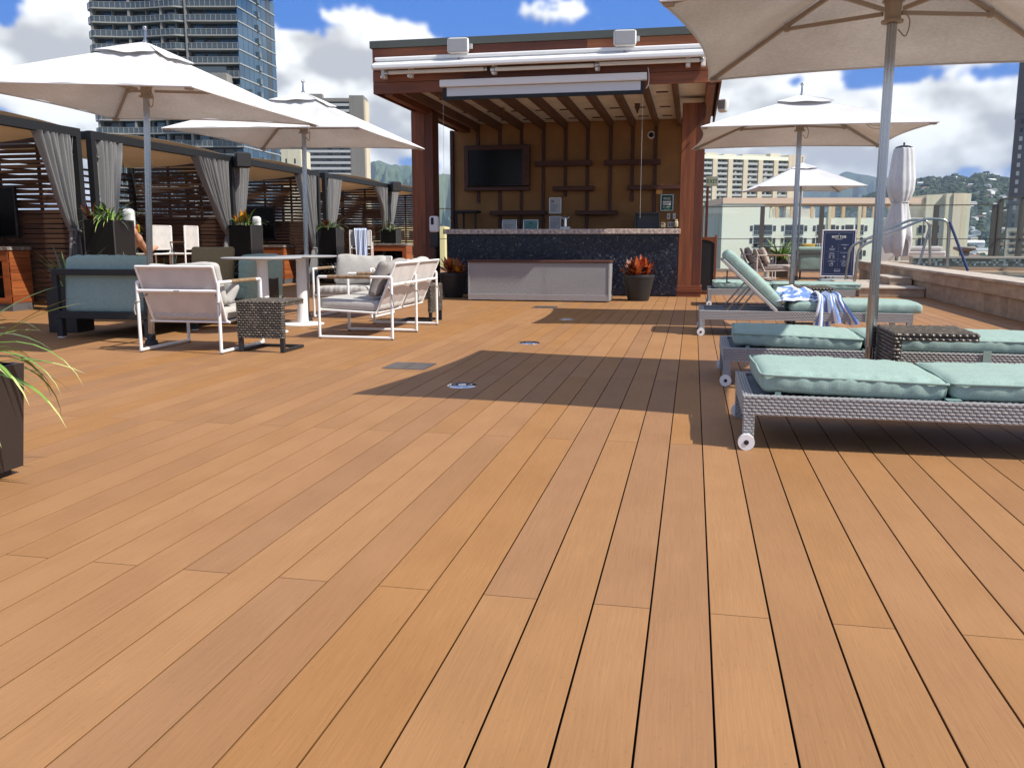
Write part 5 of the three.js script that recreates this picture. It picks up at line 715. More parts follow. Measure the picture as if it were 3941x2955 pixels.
/* ---------- deck fittings ---------- */
for (const [z, l] of [[-5.27, 'nearest'], [-7.61, 'middle'], [-9.97, 'farthest']]) { const t = thing('deck_light_ring', 'round chrome floor fitting in the deck, ' + l + ' of the row of three', 'floor fitting', [-1.41, 0, z], 0, 'round chrome fittings in the deck'); part(t, 'ring', new THREE.LatheGeometry([[0.055, 0.003], [0.06, 0.008], [0.085, 0.008], [0.096, 0.002], [0.096, 0]].map(p => new THREE.Vector2(...p)), 48), MT.chrome); part(t, 'lid', [cyl(0.054, 0.052, 0.007, 0, 0.0015, 0, 40), bx(0.05, 0.004, 0.012, 0, 0.010, 0, 0, 0.5)], MT.chrome); }
for (const [x, z, l] of [[-2.005, -6.02, 'nearer'], [-1.95, -11.69, 'farther']]) { const t = thing('floor_plate', 'square steel access plate let into the deck, ' + l + ' of two', 'floor plate', [x, 0, z], 0, 'steel plates in the deck'); part(t, 'plate', rb(0.32, 0.006, 0.31, 0.002, 0, 0.003, 0, 1), mat([0.34, 0.33, 0.31], 0.32, { metalness: 1, bumpMap: T.grain, bumpScale: 0.0004 })); part(t, 'seam', box2(-0.003, 0.003, 0.0061, 0.0066, -0.15, 0.15), MT.blackMetal); for (const a of [-1, 1]) for (const b of [-1, 1]) part(t, 'screw', cyl(0.008, 0.008, 0.002, a * 0.14, 0.006, b * 0.135, 12), MT.steel); }

/* ================= plants ================= */
function bladeGeo(len, w, bend, fold = 0.25) { return sheet((u, v) => { const s = u - 0.5, k = v < 0.15 ? lerp(0.6, 1, v / 0.15) : 1 - Math.pow((v - 0.15) / 0.85, 1.8), a = bend * v; const r = bend > 0.01 ? len / bend : 0; const y = bend > 0.01 ? Math.sin(a) * r : len * v, o = bend > 0.01 ? (1 - Math.cos(a)) * r : 0; return [s * w * k, y + Math.abs(s) * w * fold * k * Math.cos(a), o - Math.abs(s) * w * fold * k * Math.sin(a)]; }, 4, 10); }
const blades = [bladeGeo(1, 0.055, 0.9), bladeGeo(1, 0.05, 1.7), bladeGeo(1, 0.06, 2.4), bladeGeo(1, 0.07, 0.4)];
function leafGeo(len, w, cup) { return sheet((u, v) => { const s = (u - 0.5) * 2, k = Math.pow(Math.sin(Math.PI * Math.pow(v, 0.75)), 0.8); return [s * w * 0.5 * k + 0.004 * Math.sin(v * 20) * s, v * len + 0.0, -cup * v * v * len + Math.abs(s) * 0.03 * len * k + 0.01 * len * Math.sin(v * 9)]; }, 6, 9); }
const broad = [leafGeo(1, 0.42, 0.25), leafGeo(1, 0.36, 0.55), leafGeo(1, 0.46, 0.05)];
function tuft(t, n, y, lenA, lenB, tiltA, tiltB, geos, mats, seed, spread = 0.04, wide = 1) {
  const R = rng(seed); for (let i = 0; i < n; i++) { const m = part(t, 'leaf', geos[Math.floor(R() * geos.length)], mats[Math.floor(R() * mats.length)]); const a = i * 2.39996 + R() * 0.6, L = lerp(lenA, lenB, R()), r = spread * Math.sqrt(R()); m.position.set(Math.sin(a) * r, y, Math.cos(a) * r); m.rotation.order = 'YXZ'; m.rotation.set(lerp(tiltA, tiltB, R()), a, (R() - 0.5) * 0.4); m.scale.set(L * wide, L, L); }
}
const crotonMats = [[0.34, 0.075, 0.035], [0.46, 0.15, 0.05], [0.48, 0.27, 0.06], [0.14, 0.045, 0.030], [0.20, 0.11, 0.05], [0.50, 0.20, 0.12]].map(c => mat(c, 0.5, { map: T.croton, side: THREE.DoubleSide }));
const crotonGold = mat([0.50, 0.45, 0.05], 0.5, { map: T.croton, side: THREE.DoubleSide });
function croton(label, x, z, h, r1, r0, seed, gold) {
  const t = thing('croton_pot', label, 'potted plant', [x, 0, z], 0, 'croton pots in front of the bar');
  part(t, 'pot', (() => new THREE.LatheGeometry([[0, 0.02], [r0 - 0.01, 0.0], [r0, 0.012], [lerp(r0, r1, 0.55), h * 0.52], [r1 * 0.955, h - 0.06], [r1 * 0.965, h - 0.055], [r1, h - 0.045], [r1, h - 0.004], [r1 - 0.008, h], [r1 - 0.022, h - 0.004], [r1 - 0.03, h - 0.05], [0, h - 0.05]].map(p => new THREE.Vector2(...p)), 56))(), MT.potBlack); part(t, 'soil', cyl(r1 - 0.03, r1 - 0.03, 0.02, 0, h - 0.055, 0, 32), MT.soil);
  const R = rng(seed); for (let s = 0; s < 11; s++) { // several stems, each with a whorl of leaves
    const a = R() * 6.28, d = (r1 - 0.06) * Math.sqrt(R()), top = h + lerp(0.04, 0.14, R()) - d * 0.22, sx = Math.cos(a) * d, sz = Math.sin(a) * d; part(t, 'stem', bar([sx * 0.7, h - 0.05, sz * 0.7], [sx, top, sz], 0.006, 6), MT.leafGrey);
    for (let i = 0; i < 9; i++) { const L = lerp(0.13, 0.23, R()), m = part(t, 'leaf', broad[Math.floor(R() * 3)], gold && R() < 0.35 ? crotonGold : crotonMats[Math.floor(R() * 6)]); m.position.set(sx, top - 0.02 * i / 9 - R() * 0.05, sz); m.rotation.order = 'YXZ'; m.rotation.set(lerp(0.35, 1.7, Math.pow(i / 9, 0.7)) + (R() - 0.5) * 0.4, i * 2.4 + R(), (R() - 0.5) * 0.6); m.scale.set(L, L, L); }
  }
}
croton('black round pot with red and orange croton at the right of the woven console', -0.79, -13.27, 0.39, 0.235, 0.158, 41, false);
croton('black round pot with red and yellow croton at the left of the woven console', -3.72, -13.42, 0.39, 0.225, 0.15, 57, true);
{ // near planter at the left edge with a spider plant
  const t = thing('box_planter', 'tapered black planter with a striped spider plant at the left edge of the view', 'planter', [-2.785, 0, -2.70], 0.0), h = 0.44;
  const q = (w, y) => [[-w, y, -w], [w, y, -w], [w, y, w], [-w, y, w]], B = q(0.20, 0.03), Tp = q(0.225, h), I = q(0.205, h), pos = []; const quad = (a, b, c, d) => pos.push(...a, ...b, ...c, ...a, ...c, ...d); for (let i = 0; i < 4; i++) { const j = (i + 1) % 4; quad(B[j], B[i], Tp[i], Tp[j]); quad(Tp[j], Tp[i], I[i], I[j]); } const g = new THREE.BufferGeometry(); g.setAttribute('position', new THREE.Float32BufferAttribute(pos, 3)); g.computeVertexNormals();
  part(t, 'box', planar(g), mat([0.030, 0.024, 0.023], 0.34, { bumpMap: T.grain, bumpScale: 0.0003 })); part(t, 'foot', box2(-0.17, 0.17, 0, 0.035, -0.17, 0.17), MT.black); part(t, 'soil', box2(-0.21, 0.21, h - 0.08, h - 0.05, -0.21, 0.21), MT.soil);
  tuft(t, 95, h - 0.05, 0.30, 0.62, 0.25, 1.15, [blades[0], blades[1], blades[2], blades[1]], [MT.leafStripe, MT.leafStripe, MT.leafStripe, MT.leafGreen], 43, 0.13, 0.9);
}
{ const t = thing('box_planter', 'square black planter with spiky variegated leaves beside the teal daybed', 'planter', [-6.12, 0, -7.68], 0.1), h = 0.44; part(t, 'box', [rb(0.30, h, 0.30, 0.006, 0, h / 2, 0)], MT.planterMatt); part(t, 'soil', box2(-0.14, 0.14, h, h + 0.004, -0.14, 0.14), MT.soil); tuft(t, 26, h - 0.02, 0.34, 0.58, 0.02, 0.6, [blades[3], blades[0]], [MT.leafStripe, MT.leafGrey, MT.leafGrey], 47, 0.09, 1.0); }
{ const t = thing('trough_planter', 'low black trough with green and striped blades behind the teal daybed', 'planter', [-5.75, 0, -9.35]), h = 0.52; part(t, 'trough', rb(2.0, h, 0.28, 0.006, 0, h / 2, 0), MT.planterMatt); part(t, 'soil', box2(-0.97, 0.97, h, h + 0.004, -0.12, 0.12), MT.soil); const R = rng(53); for (let k = 0; k < 9; k++) { const gx = -0.92 + k * 0.23; for (let i = 0; i < 9; i++) { const m = part(t, 'leaf', blades[[0, 1, 3][i % 3]], i % 3 ? MT.leafGrey : MT.leafStripe); const L = lerp(0.14, 0.34, R()); m.position.set(gx + (R() - 0.5) * 0.1, h - 0.01, (R() - 0.5) * 0.12); m.rotation.order = 'YXZ'; m.rotation.set(lerp(0.05, 0.8, R()), R() * 6.28, 0); m.scale.set(L, L, L); } } }

/* ================= cabanas along the left ================= */
const CX = -7.75, CB = -9.65, CH = 2.30, PT = 0.085;
// posts between bays by depth: [z, is double]
function cabana(label, z0, z1, { partitionAt = null, lattice = 0.078, mid = null, seed = 1, slatN = 33 } = {}) {
  const t = thing('cabana', label, 'cabana', [0, 0, 0], 0), R = rng(seed), zs = mid ? [z0, mid, z1] : [z0, z1];
  for (const z of zs) for (const x of [CX, CB]) part(t, 'post', rb(PT, CH - 0.1, PT, 0.004, x, (CH - 0.1) / 2, z, 1), MT.darkMetal);
  part(t, 'front_beam', rb(PT, 0.11, z0 - z1 + PT, 0.004, CX, CH - 0.05, (z0 + z1) / 2, 1), MT.darkMetal); part(t, 'rear_beam', rb(PT, 0.11, z0 - z1 + PT, 0.004, CB, CH - 0.05, (z0 + z1) / 2, 1), MT.darkMetal);
  for (const z of zs) part(t, 'cross_beam', rb(CX - CB - PT, 0.10, PT * 0.9, 0.004, (CX + CB) / 2, CH - 0.05, z, 1), MT.darkMetal);
  // sagging shade cloth, one sail per bay
  for (let i = 0; i < zs.length - 1; i++) { const a = zs[i] - 0.06, b = zs[i + 1] + 0.06; part(t, 'shade_sail', sheet((u, v) => { const x = lerp(CX + 0.02, CB - 0.02, u), z = lerp(a, b, v), k = (1 - (2 * u - 1) ** 2), q = (1 - (2 * v - 1) ** 2); return [x, CH - 0.01 + 0.07 * q - 0.12 * k * q - 0.05 * (1 - q) * k - 0.16 * u, z]; }, 16, 24, 0.003), MT.shade); for (const zz of [a, b]) part(t, 'turnbuckle', [bar([CX + 0.01, CH - 0.02, zz], [CX + 0.01, CH - 0.30, zz + (zz === a ? -0.05 : 0.05)], 0.008, 8), rb(0.03, 0.03, 0.02, 0.008, CX + 0.01, CH - 0.33, zz + (zz === a ? -0.055 : 0.055))], MT.steel); }
  // back lattice, open
  for (let i = 0; i < zs.length - 1; i++) { const n = Math.floor((CH - 0.3) / lattice); for (let k = 0; k < n; k++) part(t, 'lattice_rail', planar(box2(CB - 0.012, CB + 0.012, 0.2 + k * lattice, 0.2 + k * lattice + 0.034, zs[i + 1] + PT / 2, zs[i] - PT / 2), 'z'), MT.slat[Math.floor(R() * 4)]); const mz = (zs[i] + zs[i + 1]) / 2; part(t, 'lattice_post', box2(CB - 0.05, CB - 0.013, 0, CH - 0.1, mz - 0.03, mz + 0.03), MT.darkMetal); }
  // slatted side walls facing the view
  for (const pz of partitionAt || []) { for (let k = 0; k < slatN; k++) { const y = 0.12 + k * 0.064; part(t, 'slat', planar(rb(CX - CB - PT - 0.005, 0.046, 0.026, 0.003, (CX + CB) / 2, y + (R() - 0.5) * 0.003, pz + (R() - 0.5) * 0.003, 1), 'x', R() * 3, R()), MT.slat[Math.floor(R() * 4)]); } for (const x of [-8.38, -8.98]) part(t, 'slat_batten', box2(x - 0.02, x + 0.02, 0.05, 2.2, pz - 0.035, pz - 0.011), MT.slat[1]); }
  return t;
}
cabana('first cabana at the left edge with a tan shade sail and slatted side', -6.3, -10.08, { partitionAt: [-10.12], seed: 3 });
cabana('second cabana with tan sails, seen past the big parasol pole', -10.36, -17.42, { mid: -13.9, partitionAt: [-13.95, -17.46], seed: 5, lattice: 0.10 });
cabana('third cabana with tan sails beside the bar, farthest along the row', -17.78, -25.0, { mid: -21.7, partitionAt: [-21.75, -25.02], seed: 7 });
solo('parapet_wall', 'dark solid parapet running behind the cabanas on the left', 'wall', planar(box2(CB - 0.32, CB - 0.16, 0, 1.34, -25.4, -3.2), 'z'), mat([0.055, 0.045, 0.040], 0.85, { map: T.plaster }));
/* curtains gathered at the posts, tied at the waist: zp is the post end, zo the open end at the top */
function curtain(label, zp, zo, { tieY = 1.05, seed = 1, bottom = 0.04, topY = 2.20, fold = false, waist = 0.11 } = {}) {
  const t = thing('curtain', label, 'curtain', [CX, 0, 0], 0), w = zo - zp, s = Math.sign(w), n = Math.max(7, Math.round(Math.abs(w) / 0.075)), R = rng(seed), ph = R() * 6;
  part(t, 'cloth', sheet((u, v) => {
    const y = lerp(bottom, topY, v); let k = y > tieY ? Math.pow((y - tieY) / (topY - tieY), 0.75) : Math.pow((tieY - y) / tieY, 0.8) * 0.50; const wd = lerp(waist, Math.abs(w), k), amp = lerp(0.030, 0.058, k) * (0.8 + 0.3 * Math.sin(u * 17 + ph)); const edge = 1 - 0.0 * u;
    let z = zp + s * (0.02 + u * wd * edge), x = 0.02 + amp * Math.sin(u * Math.PI * 2 * n + ph + 0.7 * Math.sin(v * 4 + u * 9)) + 0.012 * Math.sin(u * 29 + v * 6) + (y < tieY ? 0.03 * Math.sin(Math.PI * clamp(y / tieY)) : 0);
    if (v > 0.985) x += 0.012 * Math.sin(u * 60); if (fold && u > 0.62 && v > 0.55 && v < 0.96) { x += 0.07 * sstep(0.62, 1, u) * Math.sin((v - 0.55) / 0.41 * Math.PI); z -= s * 0.10 * sstep(0.62, 1, u) * Math.sin((v - 0.55) / 0.41 * Math.PI); }
    return [x, y, z];
  }, n * 10, 46, 0.002), MT.curtain);
  const zc = zp + s * (0.02 + waist / 2); part(t, 'tie', [tube([...Array(14).keys()].map(i => { const a = i / 14 * Math.PI * 2; return [0.02 + Math.cos(a) * 0.052, tieY + 0.012 * Math.sin(a), zc + Math.sin(a) * (waist / 2 + 0.022)]; }), 0.016, 40, 6, true), sheet((u, v) => [0.07 + 0.02 * v + 0.01 * Math.sin(v * 5), tieY - v * 0.16, zc + s * 0.05 + s * v * 0.05 + (u - 0.5) * 0.045], 2, 6, 0.003)], MT.curtain);
  return t;
}
curtain('wide grey curtain tied back at the first cabana post', -9.98, -9.36, { tieY: 1.02, seed: 1, waist: 0.13 });
curtain('short grey curtain with a turned-over edge just past the first post', -10.46, -10.90, { tieY: 0.75, seed: 2, fold: true });
curtain('broad grey curtain dappled with light, tied back at the second cabana middle post', -13.80, -12.78, { tieY: 1.0, seed: 3 });
curtain('narrow grey curtain just beyond the second cabana middle post', -14.0, -14.42, { tieY: 0.95, seed: 4 });
curtain('grey curtain hanging straight at the end post of the second cabana', -17.30, -16.45, { tieY: 0.72, seed: 5, waist: 0.22 });
curtain('narrow grey curtain at the first post of the third cabana', -17.88, -18.55, { tieY: 0.95, seed: 6 });
curtain('twisted grey curtain at the third cabana middle post by the slat screen', -21.58, -20.75, { tieY: 1.12, seed: 7, fold: true, waist: 0.16 });
curtain('slim grey curtain beyond the third cabana middle post', -21.82, -22.5, { tieY: 1.3, seed: 8 });
// black loudspeakers on the middle posts
for (const [z, l] of [[-13.92, 'nearer, on the second cabana'], [-21.72, 'farther, on the third cabana']]) { const t = thing('black_loudspeaker', 'black loudspeaker on a cabana corner post, ' + l, 'loudspeaker', [CX + 0.20, CH - 0.07, z], 0.75, 'black loudspeakers on the cabanas'); part(t, 'cabinet', soft(0.27, 0.26, 0.32, 0.04, 6, 6, 6, (a, b, c) => [a * (1 - 0.2 * clamp(-c / 0.12)), b * (1 - 0.2 * clamp(-c / 0.12)), c]), MT.blackMetal); part(t, 'grille', rb(0.23, 0.22, 0.01, 0.02, 0, 0, 0.16), MT.black); part(t, 'bracket', [bar([-0.05, 0.02, -0.1], [-0.16, 0.02, -0.12], 0.02, 8)], MT.blackMetal); }
{ const t = thing('string_light', 'clear bulb hanging from a black cord inside the second cabana', 'light bulb', [-9.3, 1.84, -13.2]); part(t, 'cord', bar([0, 0.06, 0], [0, 0.45, 0], 0.006, 6), MT.black); part(t, 'socket', cyl(0.02, 0.016, 0.07, 0, 0, 0, 12), MT.black); part(t, 'bulb', (() => { const g = new THREE.SphereGeometry(0.036, 16, 12); g.scale(1, 1.2, 1); g.translate(0, -0.035, 0); return g; })(), MT.glass); }
/* televisions and cabinets inside */
const tvIn = (label, x0, x1, y0, y1, z) => { const t = thing('cabana_television', label, 'television', [(x0 + x1) / 2, (y0 + y1) / 2, z]); part(t, 'bezel', rb(x1 - x0, y1 - y0, 0.05, 0.008), MT.blackMetal); part(t, 'screen', rb(x1 - x0 - 0.05, y1 - y0 - 0.05, 0.01, 0.003, 0, 0, 0.026), MT.screenGlass); part(t, 'mount', box2(-0.1, 0.1, -0.1, 0.1, -0.06, -0.025), MT.blackMetal); };
tvIn('black television on the slatted wall of the first cabana at the left edge', -9.58, -8.66, 0.93, 1.59, -10.02); tvIn('black television on the slatted wall of the second cabana above the cabinet', -9.55, -8.71, 0.91, 1.59, -17.36);
function cabinet(label, x0, x1, z0, z1, h, niche) {
  const t = thing('wooden_cabinet', label, 'cabinet', [0, 0, 0], 0), R = rng(Math.round(-x0 * 100)), n = 7, bh = (h - 0.15) / n, C = MT.cabinet;
  for (let k = 0; k < n; k++) { const y = 0.10 + k * bh; part(t, 'side_board', planar(rb(0.02, bh - 0.003, z0 - z1, 0.003, x1 - 0.01, y + bh / 2, (z0 + z1) / 2, 1), 'z', R() * 2, R()), C[Math.floor(R() * 3)]); part(t, 'side_board', planar(rb(0.02, bh - 0.003, z0 - z1, 0.003, x0 + 0.01, y + bh / 2, (z0 + z1) / 2, 1), 'z', R() * 2, R()), C[Math.floor(R() * 3)]); }
  const w = x1 - x0; part(t, 'front_frame', [rb(w, 0.13, 0.025, 0.003, (x0 + x1) / 2, h - 0.115, z0 - 0.012, 1), rb(w, 0.07, 0.025, 0.003, (x0 + x1) / 2, 0.135, z0 - 0.012, 1), rb(0.10, h - 0.35, 0.025, 0.003, x1 - 0.05, h / 2 - 0.01, z0 - 0.012, 1), rb(0.10, h - 0.35, 0.025, 0.003, x0 + 0.05, h / 2 - 0.01, z0 - 0.012, 1)].map(g => planar(g)), C[0]); part(t, 'niche', box2(x0 + 0.1, x1 - 0.1, 0.17, h - 0.18, z1 + 0.03, z1 + 0.05), MT.black); part(t, 'back', box2(x0 + 0.02, x1 - 0.02, 0.1, h - 0.05, z1, z1 + 0.02), MT.black); part(t, 'shelf', planar(box2(x0 + 0.02, x1 - 0.02, h * 0.52, h * 0.52 + 0.02, z1 + 0.02, z0 - 0.03)), C[1]);
  part(t, 'plinth', box2(x0 + 0.01, x1 - 0.005, 0, 0.098, z1 + 0.01, z0 - 0.01), mat([0.10, 0.095, 0.10], 0.6)); part(t, 'top', planar(rb(w + 0.03, 0.045, z0 - z1 + 0.03, 0.004, (x0 + x1) / 2, h - 0.022, (z0 + z1) / 2, 1)), mat([0.30, 0.29, 0.28], 0.6, { map: T.granite }));
}
cabinet('orange wood cabinet with an open niche in the first cabana', -9.50, -8.53, -9.64, -10.03, 0.82); cabinet('orange wood cabinet with an open niche in the second cabana under the television', -9.0, -8.25, -16.75, -17.3, 0.79); cabinet('narrow orange wood cabinet in the third cabana by the end slat screen', -7.95, -7.0, -20.9, -21.4, 0.80);
{ const s = thing('wooden_stool', 'orange wooden stool half out of view beside the first cabinet', 'stool', [-8.93, 0, -9.3]); for (const [x, z] of [[-0.14, 0.14], [0.14, 0.14], [-0.14, -0.14], [0.14, -0.14]]) part(s, 'leg', bar([x * 1.15, 0, z * 1.15], [x, 0.66, z], 0.02, 8), MT.cabinet[1]); part(s, 'seat', rb(0.36, 0.035, 0.36, 0.012, 0, 0.675, 0), MT.cabinet[0]); for (const y of [0.25]) part(s, 'stretcher', [bar([-0.155, y, 0.15], [0.155, y, 0.15], 0.012, 8), bar([-0.155, y, -0.15], [0.155, y, -0.15], 0.012, 8)], MT.cabinet[1]); part(s, 'foot_plate', rb(0.42, 0.03, 0.42, 0.01, 0, 0.015, 0), mat([0.08, 0.08, 0.09], 0.5)); }
/* tall mirror-black planters with a cut-out lower band */
function tallPlanter(label, x, z, plant, seed) {
  const t = thing('tall_planter', label, 'planter', [x, 0, z], 0.02), w = 0.205, h = 1.15, R = rng(seed);
  const face = new THREE.Shape([[-w, 0], [w, 0], [w, h], [-w, h]].map(p => new THREE.Vector2(...p))); // irregular round openings in the lower third
  const cells = []; for (let tries = 0; tries < 900 && cells.length < 34; tries++) { const cx = lerp(-w + 0.045, w - 0.045, R()), cy = lerp(0.10, 0.42, R()), r = lerp(0.016, 0.036, R()); if (cells.every(c => Math.hypot(c[0] - cx, c[1] - cy) > c[2] + r + 0.008)) cells.push([cx, cy, r]); }
  for (const [cx, cy, r] of cells) { const p = new THREE.Path(), n = 7, o = R() * 6; for (let k = 0; k < n; k++) { const a = o - k / n * Math.PI * 2, q = r * (0.85 + 0.3 * R()); k ? p.lineTo(cx + Math.cos(a) * q, cy + Math.sin(a) * q * 1.1) : p.moveTo(cx + Math.cos(a) * q, cy + Math.sin(a) * q * 1.1); } p.closePath(); face.holes.push(p); }
  const fg = new THREE.ExtrudeGeometry(face, { depth: 0.006, bevelEnabled: false }); for (let k = 0; k < 4; k++) part(t, 'side_panel', place(fg, Math.sin(k * Math.PI / 2) * (w - 0.003), 0, Math.cos(k * Math.PI / 2) * (w - 0.003), 0, k * Math.PI / 2), k === 1 ? MT.planterMatt : MT.planterBlack);
  part(t, 'inner_box', box2(-w + 0.06, w - 0.06, 0.45, h - 0.05, -w + 0.06, w - 0.06), MT.black); part(t, 'edge_trim', [-1, 1].flatMap(a => [-1, 1].map(b => box2(a * w - 0.006, a * w + 0.006, 0, h, b * w - 0.006, b * w + 0.006))), mat([0.08, 0.078, 0.075], 0.35)); part(t, 'soil', box2(-w + 0.01, w - 0.01, h - 0.05, h - 0.03, -w + 0.01, w - 0.01), MT.soil);
  plant(t, h);
}
const spider = (n, s, L = 0.36) => (t, h) => tuft(t, n, h - 0.03, L * 0.55, L, 0.25, 1.15, [blades[0], blades[1]], [MT.leafStripe, MT.leafStripe, MT.leafGrey], s, 0.13, 1.1);
tallPlanter('tall glossy black planter with succulents and striped blades by the first cabana post', -7.20, -9.85, (t, h) => { spider(90, 61, 0.42)(t, h); const R = rng(63); for (let i = 0; i < 16; i++) { const m = part(t, 'leaf', broad[2], R() < 0.35 ? MT.leafLime : MT.leafGreen); m.position.set(-0.10 + (R() - 0.5) * 0.12, h + 0.05 + R() * 0.10, -0.05 + (R() - 0.5) * 0.1); m.rotation.order = 'YXZ'; m.rotation.set(R() * 1.2, R() * 6.3, R()); m.scale.set(0.13, 0.10, 0.10); } for (let i = 0; i < 9; i++) { const m = part(t, 'leaf', broad[1], crotonMats[3]); m.position.set(-0.17, h - 0.02, 0.02); m.rotation.order = 'YXZ'; m.rotation.set(0.3 + R(), -1.6 + R() * 1.2, 0); m.scale.setScalar(0.24); } }, 11);
tallPlanter('tall glossy black planter with yellow and red leaves by the second cabana middle post', -7.47, -13.78, (t, h) => { spider(40, 65, 0.42)(t, h); const R = rng(67); for (let i = 0; i < 20; i++) { const m = part(t, 'leaf', broad[Math.floor(R() * 3)], R() < 0.5 ? crotonGold : crotonMats[Math.floor(R() * 6)]); m.position.set(-0.06 + (R() - 0.5) * 0.2, h + R() * 0.1, (R() - 0.5) * 0.15); m.rotation.order = 'YXZ'; m.rotation.set(R() * 1.1, R() * 6.3, R() - 0.5); m.scale.setScalar(0.10 + R() * 0.10); } }, 13);
tallPlanter('tall mirror black planter with dark red and striped leaves between the second and third cabana', -7.46, -17.35, (t, h) => { spider(40, 71, 0.46)(t, h); const R = rng(73); for (let i = 0; i < 14; i++) { const m = part(t, 'leaf', broad[Math.floor(R() * 3)], crotonMats[3]); m.position.set(-0.13 + (R() - 0.5) * 0.1, h + R() * 0.06, (R() - 0.5) * 0.15); m.rotation.order = 'YXZ'; m.rotation.set(R() * 1.1, R() * 6.3, R() - 0.5); m.scale.setScalar(0.10 + R() * 0.08); } }, 17);
tallPlanter('tall glossy black planter by the third cabana middle post, farthest of the tall planters', -7.60, -21.5, (t, h) => { spider(34, 75, 0.40)(t, h); const R = rng(77); for (let i = 0; i < 14; i++) { const m = part(t, 'leaf', broad[Math.floor(R() * 3)], R() < 0.6 ? MT.leafGreen : crotonMats[3]); m.position.set(-0.1 + (R() - 0.5) * 0.14, h + R() * 0.12, (R() - 0.5) * 0.15); m.rotation.order = 'YXZ'; m.rotation.set(R() * 1.1, R() * 6.3, R() - 0.5); m.scale.setScalar(0.10 + R() * 0.10); } }, 19);
for (const [x, z, y, l] of [[-7.15, -10.2, 1.15, 'first cabana planter'], [-7.42, -14.15, 1.15, 'second cabana planter']]) { const t = thing('sanitiser_dispenser', 'white rounded dispenser standing behind the leaves of the ' + l, 'dispenser', [x - 0.08, 0, z - 0.1]); part(t, 'body', soft(0.15, 0.27, 0.10, 0.045, 6, 8, 5).translate(0, y + 0.02, 0), MT.whitePlastic); part(t, 'back_plate', rb(0.12, 0.22, 0.01, 0.03, 0, y + 0.02, -0.052), MT.grille); part(t, 'stem', bar([0, 0.02, 0], [0, y, 0], 0.02, 10), MT.blackMetal); part(t, 'foot', rb(0.24, 0.02, 0.24, 0.006, 0, 0.01, 0), MT.blackMetal); }
/* bar-height white chairs inside */
function barChair(label, x, z, ry) {
  const t = thing('bar_chair', label, 'bar chair', [x, 0, z], ry, 'white bar chairs in the cabanas'), w = 0.24, d = 0.22, r = 0.013;
  for (const s of [-1, 1]) { part(t, 'leg', bar([s * w, 0, d], [s * w, 1.10, d + 0.02], r), MT.white); part(t, 'leg', bar([s * w, 0, -d], [s * w, 0.86, -d], r), MT.white); part(t, 'armrest', rb(0.035, 0.018, 2 * d + 0.04, 0.006, s * w, 0.87, 0), MT.beamWood); }
  part(t, 'seat_frame', [bar([-w, 0.70, d], [w, 0.70, d], r), bar([-w, 0.70, -d], [w, 0.70, -d], r), bar([-w, 0.70, -d], [-w, 0.70, d], r), bar([w, 0.70, -d], [w, 0.70, d], r), bar([-w, 0.25, -d], [w, 0.25, -d], r), bar([-w, 1.10, d + 0.02], [w, 1.10, d + 0.02], r)], MT.white);
  part(t, 'seat', box2(-w + 0.01, w - 0.01, 0.702, 0.712, -d, d), MT.sling); part(t, 'backrest', sheet((u, v) => [lerp(-w, w, u), lerp(0.76, 1.115, v), d + 0.02 + 0.03 * (1 - (2 * u - 1) ** 2) * 1], 8, 8, 0.006), MT.sling); return t;
}
barChair('white sling bar chair nearer the parasol pole in the second cabana', -7.88, -11.62, Math.PI / 2 - 0.1); barChair('white sling bar chair turned fully sideways in the second cabana', -7.66, -12.02, Math.PI / 2 + 0.15); barChair('white bar chair under the striped towel in the third cabana', -7.41, -18.95, 0.3); barChair('white bar chair mostly hidden behind the first cabana planter', -8.05, -10.78, -Math.PI / 2);
{ const t = thing('red_bag', 'black and red bag lying on the bar chair seat', 'bag', [-7.86, 0.715, -11.72]); part(t, 'base', soft(0.34, 0.10, 0.40, 0.04, 8, 4, 8).translate(0, 0.05, 0), mat([0.02, 0.015, 0.016], 0.8)); part(t, 'red_cloth', soft(0.22, 0.14, 0.22, 0.06, 10, 8, 10, (x, y, z) => [x, y + 0.02 * Math.sin(x * 40 + z * 31), z]).translate(0.02, 0.14, -0.08), mat([0.35, 0.015, 0.025], 0.85)); }
{ const t = thing('bar_table', 'bar-height table in the second cabana with a drink can on it', 'table', [-7.95, 0, -11.05]); part(t, 'top', cyl(0.33, 0.33, 0.02, 0, 0.982, 0, 40), MT.darkMetal); part(t, 'column', cyl(0.05, 0.05, 0.96, 0, 0.02, 0, 20), mat([0.42, 0.40, 0.34], 0.5)); part(t, 'base', cyl(0.24, 0.22, 0.025, 0, 0, 0, 36), mat([0.42, 0.40, 0.34], 0.5));
  const c = thing('drink_can', 'orange and green drink can on the cabana bar table', 'can', [-7.79, 1.002, -11.28]); part(c, 'body', (() => new THREE.LatheGeometry([[0, 0], [0.024, 0], [0.032, 0.010], [0.033, 0.10], [0.026, 0.117], [0, 0.117]].map(p => new THREE.Vector2(...p)), 24))(), mat([0.9, 0.9, 0.9], 0.25, { metalness: 0.4, map: tex(64, (u, v) => Math.abs(((u * 2) % 1) - 0.5) < 0.14 && v > 0.15 && v < 0.85 ? [0.45, 0.72, 0.15] : v > 0.9 ? [0.8, 0.8, 0.8] : [0.78, 0.30, 0.04], 1) })); part(c, 'rim', cyl(0.026, 0.025, 0.004, 0, 0.1165, 0, 20), MT.alu); }
